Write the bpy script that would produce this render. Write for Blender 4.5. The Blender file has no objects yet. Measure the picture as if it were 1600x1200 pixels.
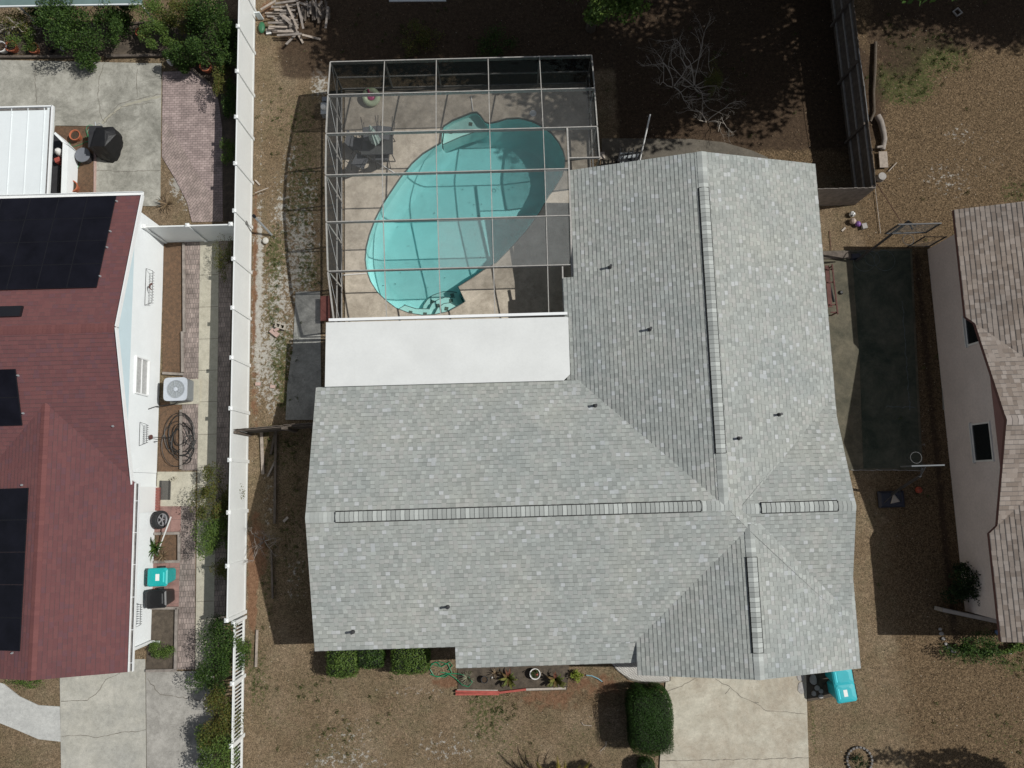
import bpy, bmesh, math, random
import numpy as np
from mathutils import Vector, Matrix
from mathutils.geometry import tessellate_polygon
random.seed(7); RNG=np.random.default_rng(7)
S=bpy.context.scene; C=S.collection
R=math.radians; PI=math.pi
# ---------------------------------------------------------------- camera
CAM_H=30.0; PITCH,ROLL,YAW,FPX=0.13241475,-0.00360309,-0.02863418,1198.09
MC=Matrix.Rotation(YAW,3,'Z')@Matrix.Rotation(PITCH,3,'X')@Matrix.Rotation(ROLL,3,'Y')
cd=bpy.data.cameras.new('camera'); cam=bpy.data.objects.new('camera',cd); C.objects.link(cam)
cam.matrix_world=Matrix.Translation((0,0,CAM_H))@MC.to_4x4()
cd.sensor_width=36; cd.lens=36*FPX/1600; cd.clip_end=2000; cd.clip_start=.5
S.camera=cam
# ---------------------------------------------------------------- world, sun, exposure
SUNV=Vector((0.83,0.09,1.0)).normalized()
w=bpy.data.worlds.new('World'); S.world=w; w.use_nodes=True
nt=w.node_tree; bg=nt.nodes['Background']; sk=nt.nodes.new('ShaderNodeTexSky'); sk.sky_type='NISHITA'; sk.sun_disc=False
sk.sun_elevation=math.asin(SUNV.z); sk.sun_rotation=math.atan2(SUNV.x,SUNV.y)
hs=nt.nodes.new('ShaderNodeHueSaturation'); hs.inputs['Saturation'].default_value=.5; nt.links.new(sk.outputs[0],hs.inputs['Color']); nt.links.new(hs.outputs[0],bg.inputs[0]); bg.inputs[1].default_value=.062
sd=bpy.data.lights.new('sun','SUN'); sd.energy=3.6; sd.angle=R(.5); sd.color=(1,.985,.945)
so=bpy.data.objects.new('sun',sd); C.objects.link(so); so.rotation_euler=SUNV.to_track_quat('Z','Y').to_euler(); so.location=(20,5,40)
S.view_settings.view_transform='Standard'; S.view_settings.look='None'; S.view_settings.exposure=.05; S.view_settings.gamma=1
S.render.engine='CYCLES'; S.cycles.transparent_max_bounces=24; S.cycles.max_bounces=6

# ---------------------------------------------------------------- pixel helpers (1600x1200 photo pixel -> point at a real height)
def ray(u,v): return MC@Vector((u-800,600-v,-FPX))
def g(u,v,z=0.):
    d=ray(u,v); t=(CAM_H-z)/-d.z; return Vector((d.x*t,d.y*t,z))
def onx(u,v,X):
    d=ray(u,v); t=X/d.x; return Vector((X,d.y*t,CAM_H+d.z*t))
def ony(u,v,Y):
    d=ray(u,v); t=Y/d.y; return Vector((d.x*t,Y,CAM_H+d.z*t))
def onz(u,v,f):
    z=3.
    for _ in range(30): p=g(u,v,z); z=f(p.x,p.y)
    return Vector((p.x,p.y,z))
# ---------------------------------------------------------------- tagging
def thing(name,label,cat,loc=(0,0,0),group=None,rz=0):
    o=bpy.data.objects.new(name,None); C.objects.link(o); o.location=loc; o.rotation_euler=(0,0,rz)
    o.empty_display_size=.2; o['label']=label; o['category']=cat
    if group: o['group']=group
    return o
def tag(o,label,cat,group=None):
    o['label']=label; o['category']=cat
    if group: o['group']=group
    return o
def rootloc(p):
    if p is None: return Vector((0,0,0))
    while p.parent: p=p.parent
    return Vector(p.location)
def dup(root,loc,rz,label,group=None):
    def cp(o,par):
        c=o.copy(); C.objects.link(c); c.parent=par
        for k in [x for x in bpy.data.objects if x.parent==o]: cp(k,c)
        return c
    r=cp(root,None); r.location=loc; r.rotation_euler=(0,0,rz); r['label']=label
    if group: r['group']=group
    return r
class MB:
    def __init__(s): s.v=[];s.f=[];s.uv=[]
    def poly(s,pts,uv=None):
        b=len(s.v); s.v+=[tuple(p) for p in pts]; s.f.append(tuple(range(b,b+len(pts)))); s.uv.append(uv or [(0,0)]*len(pts))
    def box(s,c,sz,rz=0,M=None):
        c=Vector(c); h=Vector(sz)/2; T=M or Matrix.Rotation(rz,3,'Z')
        P=[c+T@Vector((x*h.x,y*h.y,z*h.z)) for z in(-1,1) for y in(-1,1) for x in(-1,1)]
        b=len(s.v); s.v+=[tuple(p) for p in P]
        for f in((0,2,3,1),(4,5,7,6),(0,1,5,4),(2,6,7,3),(0,4,6,2),(1,3,7,5)): s.f.append(tuple(b+i for i in f)); s.uv.append([(0,0),(1,0),(1,1),(0,1)])
        return s
    def bar(s,a,b,wd,th=None,up=(0,0,1)):
        a=Vector(a);b=Vector(b); d=(b-a); L=d.length; x=d.normalized(); z=Vector(up)
        if abs(x.dot(z))>.97: z=Vector((0,1,0))
        y=z.cross(x).normalized(); z=x.cross(y); M=Matrix((x,y,z)).transposed()
        return s.box((a+b)/2,(L,wd,th or wd),M=M)
    def loft(s,rings,cap=True,closed=True):
        n=len(rings[0]); b=len(s.v)
        for r in rings: s.v+=[tuple(p) for p in r]
        for i in range(len(rings)-1):
            for j in range(n if closed else n-1):
                k=(j+1)%n; s.f.append((b+i*n+j,b+i*n+k,b+(i+1)*n+k,b+(i+1)*n+j)); s.uv.append([(0,0)]*4)
        if cap:
            s.f.append(tuple(b+j for j in reversed(range(n)))); s.uv.append([(0,0)]*n)
            m=b+(len(rings)-1)*n; s.f.append(tuple(m+j for j in range(n))); s.uv.append([(0,0)]*n)
        return s
    def lathe(s,c,prof,n=20,M=None,cap=True):
        c=Vector(c); M=M or Matrix.Identity(3)
        return s.loft([[c+M@Vector((r*math.cos(2*PI*j/n),r*math.sin(2*PI*j/n),z)) for j in range(n)] for r,z in prof],cap)
    def tube(s,pts,r,n=6,r2=None):
        pts=[Vector(p) for p in pts]; rings=[]; m=len(pts); last=None
        for i,p in enumerate(pts):
            d=(pts[min(i+1,m-1)]-pts[max(i-1,0)]); d=d.normalized() if d.length>1e-6 else Vector((0,0,1))
            a=Vector((0,0,1)) if abs(d.z)<.9 else Vector((1,0,0))
            if last is not None and abs(last.dot(d))<.95: a=last
            x=(a-d*a.dot(d)).normalized(); y=d.cross(x); last=x
            rr=r if r2 is None else r+(r2-r)*i/(m-1)
            rings.append([p+(x*math.cos(2*PI*j/n)+y*math.sin(2*PI*j/n))*rr for j in range(n)])
        return s.loft(rings)
    def ball(s,c,r,n=16,m=10,sc=(1,1,1)):
        c=Vector(c); return s.loft([[c+Vector((r*sc[0]*math.sin(t)*math.cos(2*PI*j/n),r*sc[1]*math.sin(t)*math.sin(2*PI*j/n),-r*sc[2]*math.cos(t))) for j in range(n)] for t in [PI*(i+.02)/(m+.04) for i in range(m+1)]])
    def torus(s,c,R_,r,n=24,m=10,M=None,sc=(1,1)):
        c=Vector(c); M=M or Matrix.Identity(3); b=len(s.v)
        for i in range(n):
            a=2*PI*i/n
            for j in range(m):
                t=2*PI*j/m; s.v.append(tuple(c+M@Vector(((R_+r*math.cos(t))*math.cos(a)*sc[0],(R_+r*math.cos(t))*math.sin(a)*sc[1],r*math.sin(t)))))
        for i in range(n):
            for j in range(m):
                s.f.append((b+i*m+j,b+((i+1)%n)*m+j,b+((i+1)%n)*m+(j+1)%m,b+i*m+(j+1)%m)); s.uv.append([(0,0)]*4)
        return s
    def prism(s,pts,z0,z1):      # 2d outline -> slab
        P=[(p[0],p[1]) for p in pts]
        A=sum(P[i][0]*P[(i+1)%len(P)][1]-P[(i+1)%len(P)][0]*P[i][1] for i in range(len(P)))
        if A<0: P=P[::-1]
        n=len(P); b=len(s.v)
        s.v+=[(x,y,z0) for x,y in P]+[(x,y,z1) for x,y in P]
        for t in tessellate_polygon([[Vector((x,y,0)) for x,y in P]]):
            a,c_,d=t
            cr=(P[c_][0]-P[a][0])*(P[d][1]-P[a][1])-(P[c_][1]-P[a][1])*(P[d][0]-P[a][0])
            if cr<0: c_,d=d,c_
            s.f.append((b+n+a,b+n+c_,b+n+d)); s.uv.append([(0,0)]*3)
        for j in range(n):
            k=(j+1)%n; s.f.append((b+j,b+k,b+n+k,b+n+j)); s.uv.append([(0,0)]*4)
        return s
    def build(s,name,mat,parent=None,w=True,smooth=False,bevel=0):
        me=bpy.data.meshes.new(name); o=bpy.data.objects.new(name,me); C.objects.link(o)
        off=rootloc(parent) if w else Vector((0,0,0))
        if parent is None and w and s.v:
            a=np.array(s.v); off=Vector(((a[:,0].min()+a[:,0].max())/2,(a[:,1].min()+a[:,1].max())/2,a[:,2].min())); o.location=off
        me.from_pydata([(x-off.x,y-off.y,z-off.z) for x,y,z in s.v],[],s.f)
        ul=me.uv_layers.new(name='UVMap'); fl=[c for q in s.uv for uv in q for c in uv]; ul.data.foreach_set('uv',fl)
        me.materials.append(mat); me.update()
        if smooth:
            me.polygons.foreach_set('use_smooth',[True]*len(me.polygons)); 
            try: me.set_sharp_from_angle(angle=R(40))
            except Exception: pass
        if bevel:
            m=o.modifiers.new('b','BEVEL'); m.width=bevel; m.segments=2; m.limit_method='ANGLE'
        if parent: o.parent=parent
        return o
def struct(o): o['kind']='structure'; return o

# ---------------------------------------------------------------- materials
class NT:
    def __init__(s,m):
        m.use_nodes=True; s.nt=m.node_tree; s.b=s.nt.nodes['Principled BSDF']
    def n(s,t,**k):
        x=s.nt.nodes.new('ShaderNode'+t)
        for a,b in k.items(): setattr(x,a,b)
        return x
    def l(s,a,b): s.nt.links.new(a,b)
    def m(s,op,a,b=None,c=None):
        x=s.n('Math',operation=op)
        for i,q in enumerate((a,b,c)):
            if q is None: continue
            if hasattr(q,'is_linked'): s.l(q,x.inputs[i])
            else: x.inputs[i].default_value=q
        return x.outputs[0]
    def noise(s,vec,scale,detail=4,rough=.6,dist=0):
        x=s.n('TexNoise'); x.inputs['Scale'].default_value=scale; x.inputs['Detail'].default_value=detail; x.inputs['Roughness'].default_value=rough; x.inputs['Distortion'].default_value=dist
        if vec: s.l(vec,x.inputs['Vector'])
        return x.outputs[0]
    def ramp(s,fac,stops,const=False):
        x=s.n('ValToRGB'); e=x.color_ramp.elements
        if const: x.color_ramp.interpolation='CONSTANT'
        while len(e)<len(stops): e.new(.5)
        for i,(p,c) in enumerate(stops): e[i].position=p; e[i].color=(c[0],c[1],c[2],1) if hasattr(c,'__len__') else (c,c,c,1)
        s.l(fac,x.inputs[0]); return x.outputs[0]
    def mix(s,fac,a,b,mode='MIX'):
        x=s.n('Mix',data_type='RGBA',blend_type=mode)
        for i,q in ((0,fac),(6,a),(7,b)):
            if hasattr(q,'is_linked'): s.l(q,x.inputs[i])
            elif i==0: x.inputs[0].default_value=q
            else: x.inputs[i].default_value=(q[0],q[1],q[2],1) if hasattr(q,'__len__') else (q,q,q,1)
        return x.outputs[2]
    def bump(s,h,st=.3,d=.02):
        x=s.n('Bump'); x.inputs['Strength'].default_value=st; x.inputs['Distance'].default_value=d; s.l(h,x.inputs['Height']); s.l(x.outputs[0],s.b.inputs['Normal'])
MATS={}
def M_(name,col,rough=.7,var=.15,scale=3.,metal=0,bump=0,col2=None,fine=0,coat=0,spec=.4):
    if name in MATS: return MATS[name]
    m=bpy.data.materials.new(name); t=NT(m); MATS[name]=m
    geo=t.n('NewGeometry'); pos=geo.outputs['Position']
    n1=t.noise(pos,scale,5,.65)
    c2=col2 or tuple(c*(1-var) for c in col); c1=col if col2 else tuple(min(1,c*(1+var)) for c in col)
    c=t.ramp(n1,[(.3,c2),(.7,c1)])
    if fine:
        n2=t.noise(pos,scale*18,3,.6); c=t.mix(1,c,t.ramp(n2,[(.25,1-fine),(.75,1+fine)]),'MULTIPLY')
    t.l(c,t.b.inputs['Base Color']); t.b.inputs['Roughness'].default_value=rough; t.b.inputs['Metallic'].default_value=metal
    t.b.inputs['Specular IOR Level'].default_value=spec
    if coat: t.b.inputs['Coat Weight'].default_value=coat
    if bump: t.bump(t.noise(pos,scale*12,4,.7),.5,bump)
    return m
def shingle(name,cols,e=.147,tab=.15,edge=.5,gran=.16,teeth=False):
    m=bpy.data.materials.new(name); t=NT(m)
    uv=t.n('UVMap').outputs[0]; sp=t.n('SeparateXYZ'); t.l(uv,sp.inputs[0]); u,v=sp.outputs[0],sp.outputs[1]
    rv=t.m('DIVIDE',v,e); row=t.m('FLOOR',t.m('ADD',rv,.001)); fr=t.m('SUBTRACT',rv,row)
    w1=t.n('TexWhiteNoise',noise_dimensions='1D'); t.l(row,w1.inputs['W'])
    u2=t.m('ADD',t.m('DIVIDE',u,tab),t.m('MULTIPLY',w1.outputs[0],17.))
    wob=t.n('TexNoise',noise_dimensions='1D'); t.l(t.m('ADD',u2,t.m('MULTIPLY',row,37.7)),wob.inputs['W']); wob.inputs['Scale'].default_value=.9; wob.inputs['Detail'].default_value=0
    u3=t.m('ADD',u2,t.m('MULTIPLY',wob.outputs[0],.12 if teeth else .55)); col=t.m('FLOOR',u3); fu=t.m('SUBTRACT',u3,col)
    cb=t.n('CombineXYZ'); t.l(col,cb.inputs[0]); t.l(row,cb.inputs[1])
    w2=t.n('TexWhiteNoise',noise_dimensions='2D'); t.l(cb.outputs[0],w2.inputs['Vector'])
    c=t.ramp(w2.outputs[0],cols,True)
    w3=t.n('SeparateColor'); t.l(w2.outputs['Color'],w3.inputs[0])
    pos=t.n('NewGeometry').outputs['Position']
    c=t.mix(1,c,t.ramp(t.noise(pos,.45,4,.6),[(.3,(.90,.925,.935)),(.5,(1.,1.,.99)),(.7,(1.08,1.06,1.02))]),'MULTIPLY')
    c=t.mix(1,c,t.ramp(t.noise(pos,60,3,.7),[(.25,1-gran),(.75,1+gran)]),'MULTIPLY')
    par=t.m('LESS_THAN',t.m('FLOORED_MODULO',t.m('ADD',col,row) if False else col,2.),.5)
    if teeth: c=t.mix(1,c,t.ramp(par,[(0,.955),(1,1.045)]),'MULTIPLY')
    ed=t.m('MULTIPLY',t.m('LESS_THAN',fr,.15),t.m('MAXIMUM',par,t.m('GREATER_THAN',w3.outputs[1],.75)) if teeth else t.m('GREATER_THAN',w3.outputs[1],.3))  # raised tabs' shadow line, with the dark butt edge, put into the colour
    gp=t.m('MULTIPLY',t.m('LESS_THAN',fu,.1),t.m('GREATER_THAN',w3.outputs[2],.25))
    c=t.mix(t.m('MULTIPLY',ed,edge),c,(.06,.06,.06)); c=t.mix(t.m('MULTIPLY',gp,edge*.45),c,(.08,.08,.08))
    t.l(c,t.b.inputs['Base Color']); t.b.inputs['Roughness'].default_value=.92; t.b.inputs['Specular IOR Level'].default_value=.15
    t.bump(t.m('ADD',t.m('MULTIPLY',t.m('GREATER_THAN',w3.outputs[0],.5),.5),t.m('MULTIPLY',t.noise(pos,90,2,.6),.3)),.6,.006)
    return m
def brickmat(name,c1,c2,mort,bw,bh,rot=0,dirt=.3,off=.5,sx=1.):
    m=bpy.data.materials.new(name); t=NT(m); pos=t.n('NewGeometry').outputs['Position']
    mp=t.n('Mapping'); mp.inputs['Rotation'].default_value=(0,0,rot); t.l(pos,mp.inputs[0])
    b=t.n('TexBrick'); b.offset=off; t.l(mp.outputs[0],b.inputs[0]); b.inputs['Scale'].default_value=1
    b.inputs['Color1'].default_value=(*c1,1); b.inputs['Color2'].default_value=(*c2,1); b.inputs['Mortar'].default_value=(*mort,1)
    b.inputs['Brick Width'].default_value=bw; b.inputs['Row Height'].default_value=bh; b.inputs['Mortar Size'].default_value=.009; b.inputs['Mortar Smooth'].default_value=.4
    c=t.mix(1,b.outputs[0],t.ramp(t.noise(pos,2.2,6,.7),[(.35,1-dirt),(.65,1+dirt*.5)]),'MULTIPLY')
    c=t.mix(1,c,t.ramp(t.noise(pos,40,3,.7),[(.25,.85),(.75,1.12)]),'MULTIPLY')
    t.l(c,t.b.inputs['Base Color']); t.b.inputs['Roughness'].default_value=.9; t.b.inputs['Specular IOR Level'].default_value=.2
    t.bump(t.m('SUBTRACT',1,b.outputs[1]),.5,.008); return m
def concrete(name,a,b,stain,ss=.7,st=.5):
    m=bpy.data.materials.new(name); t=NT(m); pos=t.n('NewGeometry').outputs['Position']
    c=t.ramp(t.noise(pos,1.3,6,.65),[(.3,a),(.7,b)])
    f=t.ramp(t.noise(pos,ss,9,.78,.35),[(.42,0.),(.66,st)]); c=t.mix(f,c,stain)
    c=t.mix(1,c,t.ramp(t.noise(pos,45,4,.75),[(.25,.78),(.75,1.18)]),'MULTIPLY'); c=t.mix(1,c,t.ramp(t.noise(pos,5,6,.8),[(.3,.82),(.7,1.14)]),'MULTIPLY')
    c=t.mix(t.ramp(t.noise(pos,14,4,.8),[(.56,0.),(.72,.45)]),c,tuple(x*.5 for x in stain))
    t.l(c,t.b.inputs['Base Color']); t.b.inputs['Roughness'].default_value=.9; t.b.inputs['Specular IOR Level'].default_value=.2; t.bump(t.noise(pos,60,3,.7),.4,.004); return m
def leafmat(name,cols,trans=.25):
    m=bpy.data.materials.new(name); t=NT(m); r=t.n('NewGeometry').outputs['Random Per Island']
    c=t.ramp(r,[(i/(len(cols)-1) if len(cols)>1 else 0,x) for i,x in enumerate(cols)])
    t.l(c,t.b.inputs['Base Color']); t.b.inputs['Roughness'].default_value=.6; t.b.inputs['Specular IOR Level'].default_value=.25
    tr=t.n('BsdfTranslucent'); t.l(c,tr.inputs[0]); mx=t.n('MixShader'); mx.inputs[0].default_value=trans
    out=[x for x in t.nt.nodes if x.type=='OUTPUT_MATERIAL'][0]; t.l(t.b.outputs[0],mx.inputs[1]); t.l(tr.outputs[0],mx.inputs[2]); t.l(mx.outputs[0],out.inputs[0]); return m
def screenmat(name,fac,col):
    m=bpy.data.materials.new(name); t=NT(m); pos=t.n('NewGeometry').outputs['Position']
    t.b.inputs['Base Color'].default_value=(*col,1); t.b.inputs['Roughness'].default_value=.9; t.b.inputs['Specular IOR Level'].default_value=0
    tr=t.n('BsdfTransparent'); mx=t.n('MixShader')
    f=t.ramp(t.noise(pos,2.5,6,.75),[(.3,fac*.8),(.7,min(1,fac*1.2))]); t.l(f,mx.inputs[0])
    out=[x for x in t.nt.nodes if x.type=='OUTPUT_MATERIAL'][0]; t.l(tr.outputs[0],mx.inputs[1]); t.l(t.b.outputs[0],mx.inputs[2]); t.l(mx.outputs[0],out.inputs[0]); return m

def grey(a,t=(1,1,1)): return (a*t[0],a*t[1],a*t[2])
GR=(.965,1.01,.955)
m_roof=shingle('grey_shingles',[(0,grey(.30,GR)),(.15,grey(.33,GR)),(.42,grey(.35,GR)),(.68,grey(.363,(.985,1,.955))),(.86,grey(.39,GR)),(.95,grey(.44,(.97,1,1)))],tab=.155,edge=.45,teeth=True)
m_cap=None
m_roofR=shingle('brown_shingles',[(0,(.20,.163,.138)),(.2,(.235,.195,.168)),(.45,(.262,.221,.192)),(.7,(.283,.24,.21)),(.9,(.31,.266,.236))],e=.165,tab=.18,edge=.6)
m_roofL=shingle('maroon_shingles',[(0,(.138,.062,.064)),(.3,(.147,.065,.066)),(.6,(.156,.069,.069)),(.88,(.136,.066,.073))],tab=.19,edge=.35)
def islandmat(name,cols,rough=.9):
    m=bpy.data.materials.new(name); t=NT(m); r=t.n('NewGeometry').outputs['Random Per Island']; pos=t.n('NewGeometry').outputs['Position']
    c=t.ramp(r,[(i/len(cols),x) for i,x in enumerate(cols)],True)
    c=t.mix(1,c,t.ramp(t.noise(pos,50,3,.7),[(.25,.88),(.75,1.12)]),'MULTIPLY')
    t.l(c,t.b.inputs['Base Color']); t.b.inputs['Roughness'].default_value=rough; t.b.inputs['Specular IOR Level'].default_value=.2; return m
m_capG=islandmat('grey_ridge_caps',[grey(.31,GR),grey(.35,GR),grey(.39,GR),grey(.36,GR),grey(.46,GR)])
m_capL=islandmat('maroon_ridge_caps',[(.15,.062,.06),(.16,.066,.062),(.17,.07,.066)])
m_capR=islandmat('brown_ridge_caps',[(.26,.225,.20),(.30,.26,.235),(.34,.30,.27)])
m_black=M_('black_gap',(.012,.012,.012),.8,.1)
m_white=M_('white_paint',(.78,.79,.78),.55,.03,1.2,fine=.02)
m_stucL=M_('white_stucco',(.80,.83,.83),.9,.035,1.5,bump=.004,fine=.03)
m_blue=M_('pale_blue_siding',(.56,.68,.72),.7,.03,2)
m_stucM=M_('cream_stucco',(.55,.50,.42),.9,.06,2,bump=.004)
m_stucR=M_('pinkish_stucco',(.64,.565,.53),.92,.07,.7,bump=.015,fine=.09)
m_maroon=M_('maroon_siding',(.24,.13,.12),.7,.08,3)
m_dkred=M_('dark_red_trim',(.12,.055,.05),.6,.1,4)
m_vinyl=M_('white_vinyl',(.75,.765,.745),.45,.05,.55,fine=.03)
m_pan=M_('white_roof_panel',(.66,.67,.65),.45,.06,.7,fine=.03)
m_panL=M_('white_aluminium_panel',(.72,.76,.76),.4,.04,1.1,fine=.02)
m_alu=M_('cream_aluminium',(.36,.345,.32),.5,.2,9,fine=.1)
m_glass=M_('dark_glass',(.02,.025,.028),.08,.1)
m_solar=M_('solar_cells',(.007,.007,.011),.3,.35,1.2,coat=.0,spec=.2)
m_solarfr=M_('solar_frame',(.012,.012,.015),.4,.1)
m_metal=M_('grey_metal',(.36,.38,.39),.4,.1,4,metal=.3)
m_darkmetal=M_('dark_metal',(.035,.035,.038),.45,.2,5)
m_wood=M_('weathered_wood',(.24,.21,.185),.9,.3,5,fine=.25)
m_woodd=M_('dark_weathered_wood',(.12,.098,.08),.9,.35,5,fine=.25)
m_woodl=M_('bleached_wood',(.33,.28,.235),.9,.3,6,fine=.25)
m_woodr=M_('reddish_wood',(.10,.042,.034),.8,.3,5,fine=.2)
m_terra=M_('terracotta',(.42,.13,.065),.75,.2,8)
m_soil=M_('potting_soil',(.06,.04,.025),.95,.4,20)
m_teal=M_('teal_plastic',(.012,.36,.35),.42,.06,3)
m_teal2=M_('bright_teal_plastic',(.03,.40,.45),.4,.06,3)
m_blackpl=M_('black_plastic',(.014,.014,.015),.35,.1,3)
m_tarp=M_('black_cover_fabric',(.008,.008,.009),.5,.3,6,bump=.01)
m_rubber=M_('black_rubber',(.02,.02,.021),.8,.2,6)
m_rim=M_('alloy_silver',(.5,.5,.52),.3,.05,3,metal=.6)
m_hoseg=M_('green_hose',(.02,.22,.10),.4,.15,5)
m_hosek=M_('black_hose',(.018,.018,.017),.45,.2,5)
m_red=M_('red_paint',(.36,.08,.06),.7,.2,6)
m_brickred=M_('red_brick',(.23,.085,.07),.85,.2,9,fine=.15)
m_label=M_('paper_label',(.75,.75,.72),.6,.04,20)
m_plaster=M_('pool_plaster',(.56,.82,.78),.7,.06,1.4,fine=.03)
m_step=M_('pool_step_plaster',(.52,.70,.64),.7,.05,2,fine=.03)
m_tile=M_('dark_mosaic',(.10,.10,.075),.6,.5,60)
m_coping=M_('coping_edge',(.10,.11,.10),.8,.2,8)
m_pot=M_('white_ceramic',(.7,.69,.66),.5,.05,4)
m_gutter=M_('gutter_inside',(.16,.15,.14),.8,.45,8,fine=.3)
m_palegreen=M_('pale_green_vinyl',(.52,.60,.40),.35,.05,4)
m_pink=M_('magenta_vinyl',(.45,.03,.16),.4,.1,4)
m_canvas=M_('pale_canvas',(.42,.50,.45),.85,.25,12)
m_sling=M_('grey_sling',(.075,.078,.085),.85,.12,10)
m_bark=M_('bark',(.10,.08,.06),.95,.35,12,bump=.02)
m_barkl=M_('pale_twig_bark',(.47,.42,.36),.9,.2,12)
m_purple=M_('purple_ball',(.20,.09,.30),.5,.1,6)
m_beige=M_('beige_ball',(.42,.33,.27),.7,.15,8)
m_orange=M_('orange_ball',(.34,.06,.03),.6,.15,8)
m_navy=M_('navy_plastic',(.022,.025,.04),.5,.15,6)
m_sand=M_('sandbag',(.4,.35,.3),.9,.2,9)
m_stone=M_('grey_stone',(.33,.31,.29),.9,.25,8,fine=.15)
m_block=M_('cinder_block',(.42,.38,.32),.95,.15,12,fine=.1)
m_pbrick=M_('pink_paver_brick',(.42,.30,.26),.9,.15,12)
m_crack=M_('crack_dark',(.16,.145,.12),.95,.3,8)
m_patch=M_('crack_patch',(.36,.34,.27),.9,.1,8)
m_chalk=M_('chalk_line',(.10,.12,.115),.9,.4,8)
m_conL=concrete('patio_concrete',(.33,.32,.275),(.46,.445,.39),(.16,.155,.13),.75,.9)
m_walk=concrete('walk_concrete',(.42,.39,.31),(.50,.47,.38),(.33,.31,.25),.8,.4)
m_drvL=concrete('drive_concrete_left',(.40,.385,.33),(.50,.48,.42),(.27,.27,.25),.6,.6)
m_drvL2=concrete('drive_concrete_grey',(.32,.305,.275),(.43,.41,.37),(.19,.18,.16),1.1,.7)
m_drv=concrete('drive_concrete_main',(.43,.40,.325),(.55,.515,.425),(.31,.25,.185),.55,.7)
m_deck=concrete('pool_deck',(.45,.395,.32),(.58,.51,.415),(.27,.23,.18),.9,.8)
m_slab=concrete('weathered_slab',(.31,.31,.285),(.41,.40,.37),(.15,.15,.14),1.,.8)
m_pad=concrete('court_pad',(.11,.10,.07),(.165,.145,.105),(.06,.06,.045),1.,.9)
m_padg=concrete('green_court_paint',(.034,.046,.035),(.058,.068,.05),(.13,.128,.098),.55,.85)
m_walkb=concrete('back_walk_concrete',(.12,.105,.085),(.17,.15,.12),(.07,.062,.05),1.,.6)
m_pav=brickmat('pink_pavers',(.40,.315,.295),(.32,.25,.235),(.16,.14,.12),.2,.1,0)
m_pavd=brickmat('diagonal_pavers',(.38,.30,.275),(.31,.25,.225),(.16,.14,.12),.2,.1,R(-55))
m_pav2=brickmat('path_pavers',(.34,.275,.245),(.25,.205,.185),(.13,.115,.10),.1,.2,0,.4,off=.5)
m_redt=brickmat('red_tile',(.31,.185,.16),(.27,.165,.145),(.2,.14,.12),.45,.45,0,.25,0)
m_mulch=M_('rusty_mulch',(.17,.10,.058),.95,.3,9,col2=(.085,.056,.036),fine=.8,bump=.03)
m_bed=M_('planting_soil',(.12,.095,.07),.95,.3,4,col2=(.05,.04,.03),fine=.5,bump=.03)

# ---------------------------------------------------------------- ground with region masks
def poolout():
    px=[(691.8,196.5),(706,187),(736.9,174.5),(745.5,174),(752,180),(758,189),(763.7,191.3),(775,189),(791.8,184),(811,183),(830,187.3),(847.3,195.5),(862.7,207),(874,221.4),(881,235),(884,248),(883.4,259.8),(879,275),(864.6,299),(858,306.5),(844.5,331),(825,358.7),(803,383.5),(775.7,411),(756,422.5),(736.9,435.7),(716.7,448),(726.3,471),(717.7,477.8),(700,487.4),(679.3,492),(660,493),(639,489.7),(618,481.7),(602.7,470),(589,456.8),(577.8,439.5),(571.6,422),(569.5,405),(571,385.8),(575.8,366.7),(585,341.8),(598.8,315),(612,295),(625.7,275),(643,254),(660,238.7),(681,226),(688.5,222),(689,210)]
    return [g(u,v,.04) for u,v in px]
POOL=poolout()
DX0,DX1,DY0,DY1=-6.35,3.75,6.0,16.55
xs=np.concatenate([[-400,-200,-100,-60,-40,-32],np.arange(-28,DX0-.05,.2),[DX0+.06],np.arange(DX0+.25,DX1-.1,.2),[DX1-.06],np.arange(DX1+.15,29,.2),[33,40,60,100,200,400]])
ys=np.concatenate([[-400,-200,-100,-60,-40,-25,-18],np.arange(-15,DY0-.05,.2),[DY0+.06],np.arange(DY0+.25,DY1-.1,.2),[DY1-.06],np.arange(DY1+.15,26,.2),[30,40,60,100,200,400]])
GX,GY=np.meshgrid(xs,ys); nx,ny=len(xs),len(ys)
def blob(u,v,ru,rv,z=0):
    c=g(u,v); sx=ru/40.; sy=rv/40.
    return np.exp(-(((GX-c.x)/sx)**2+((GY-c.y)/sy)**2)**1.5)
def rect(u0,v0,u1,v1,soft=.4):
    a=g(u0,v0); b=g(u1,v1); x0,x1=min(a.x,b.x),max(a.x,b.x); y0,y1=min(a.y,b.y),max(a.y,b.y)
    s=lambda t: 1/(1+np.exp(-np.clip(t/soft*4,-30,30)))
    return s(GX-x0)*s(x1-GX)*s(GY-y0)*s(y1-GY)
green=.12+np.zeros_like(GX)
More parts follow.
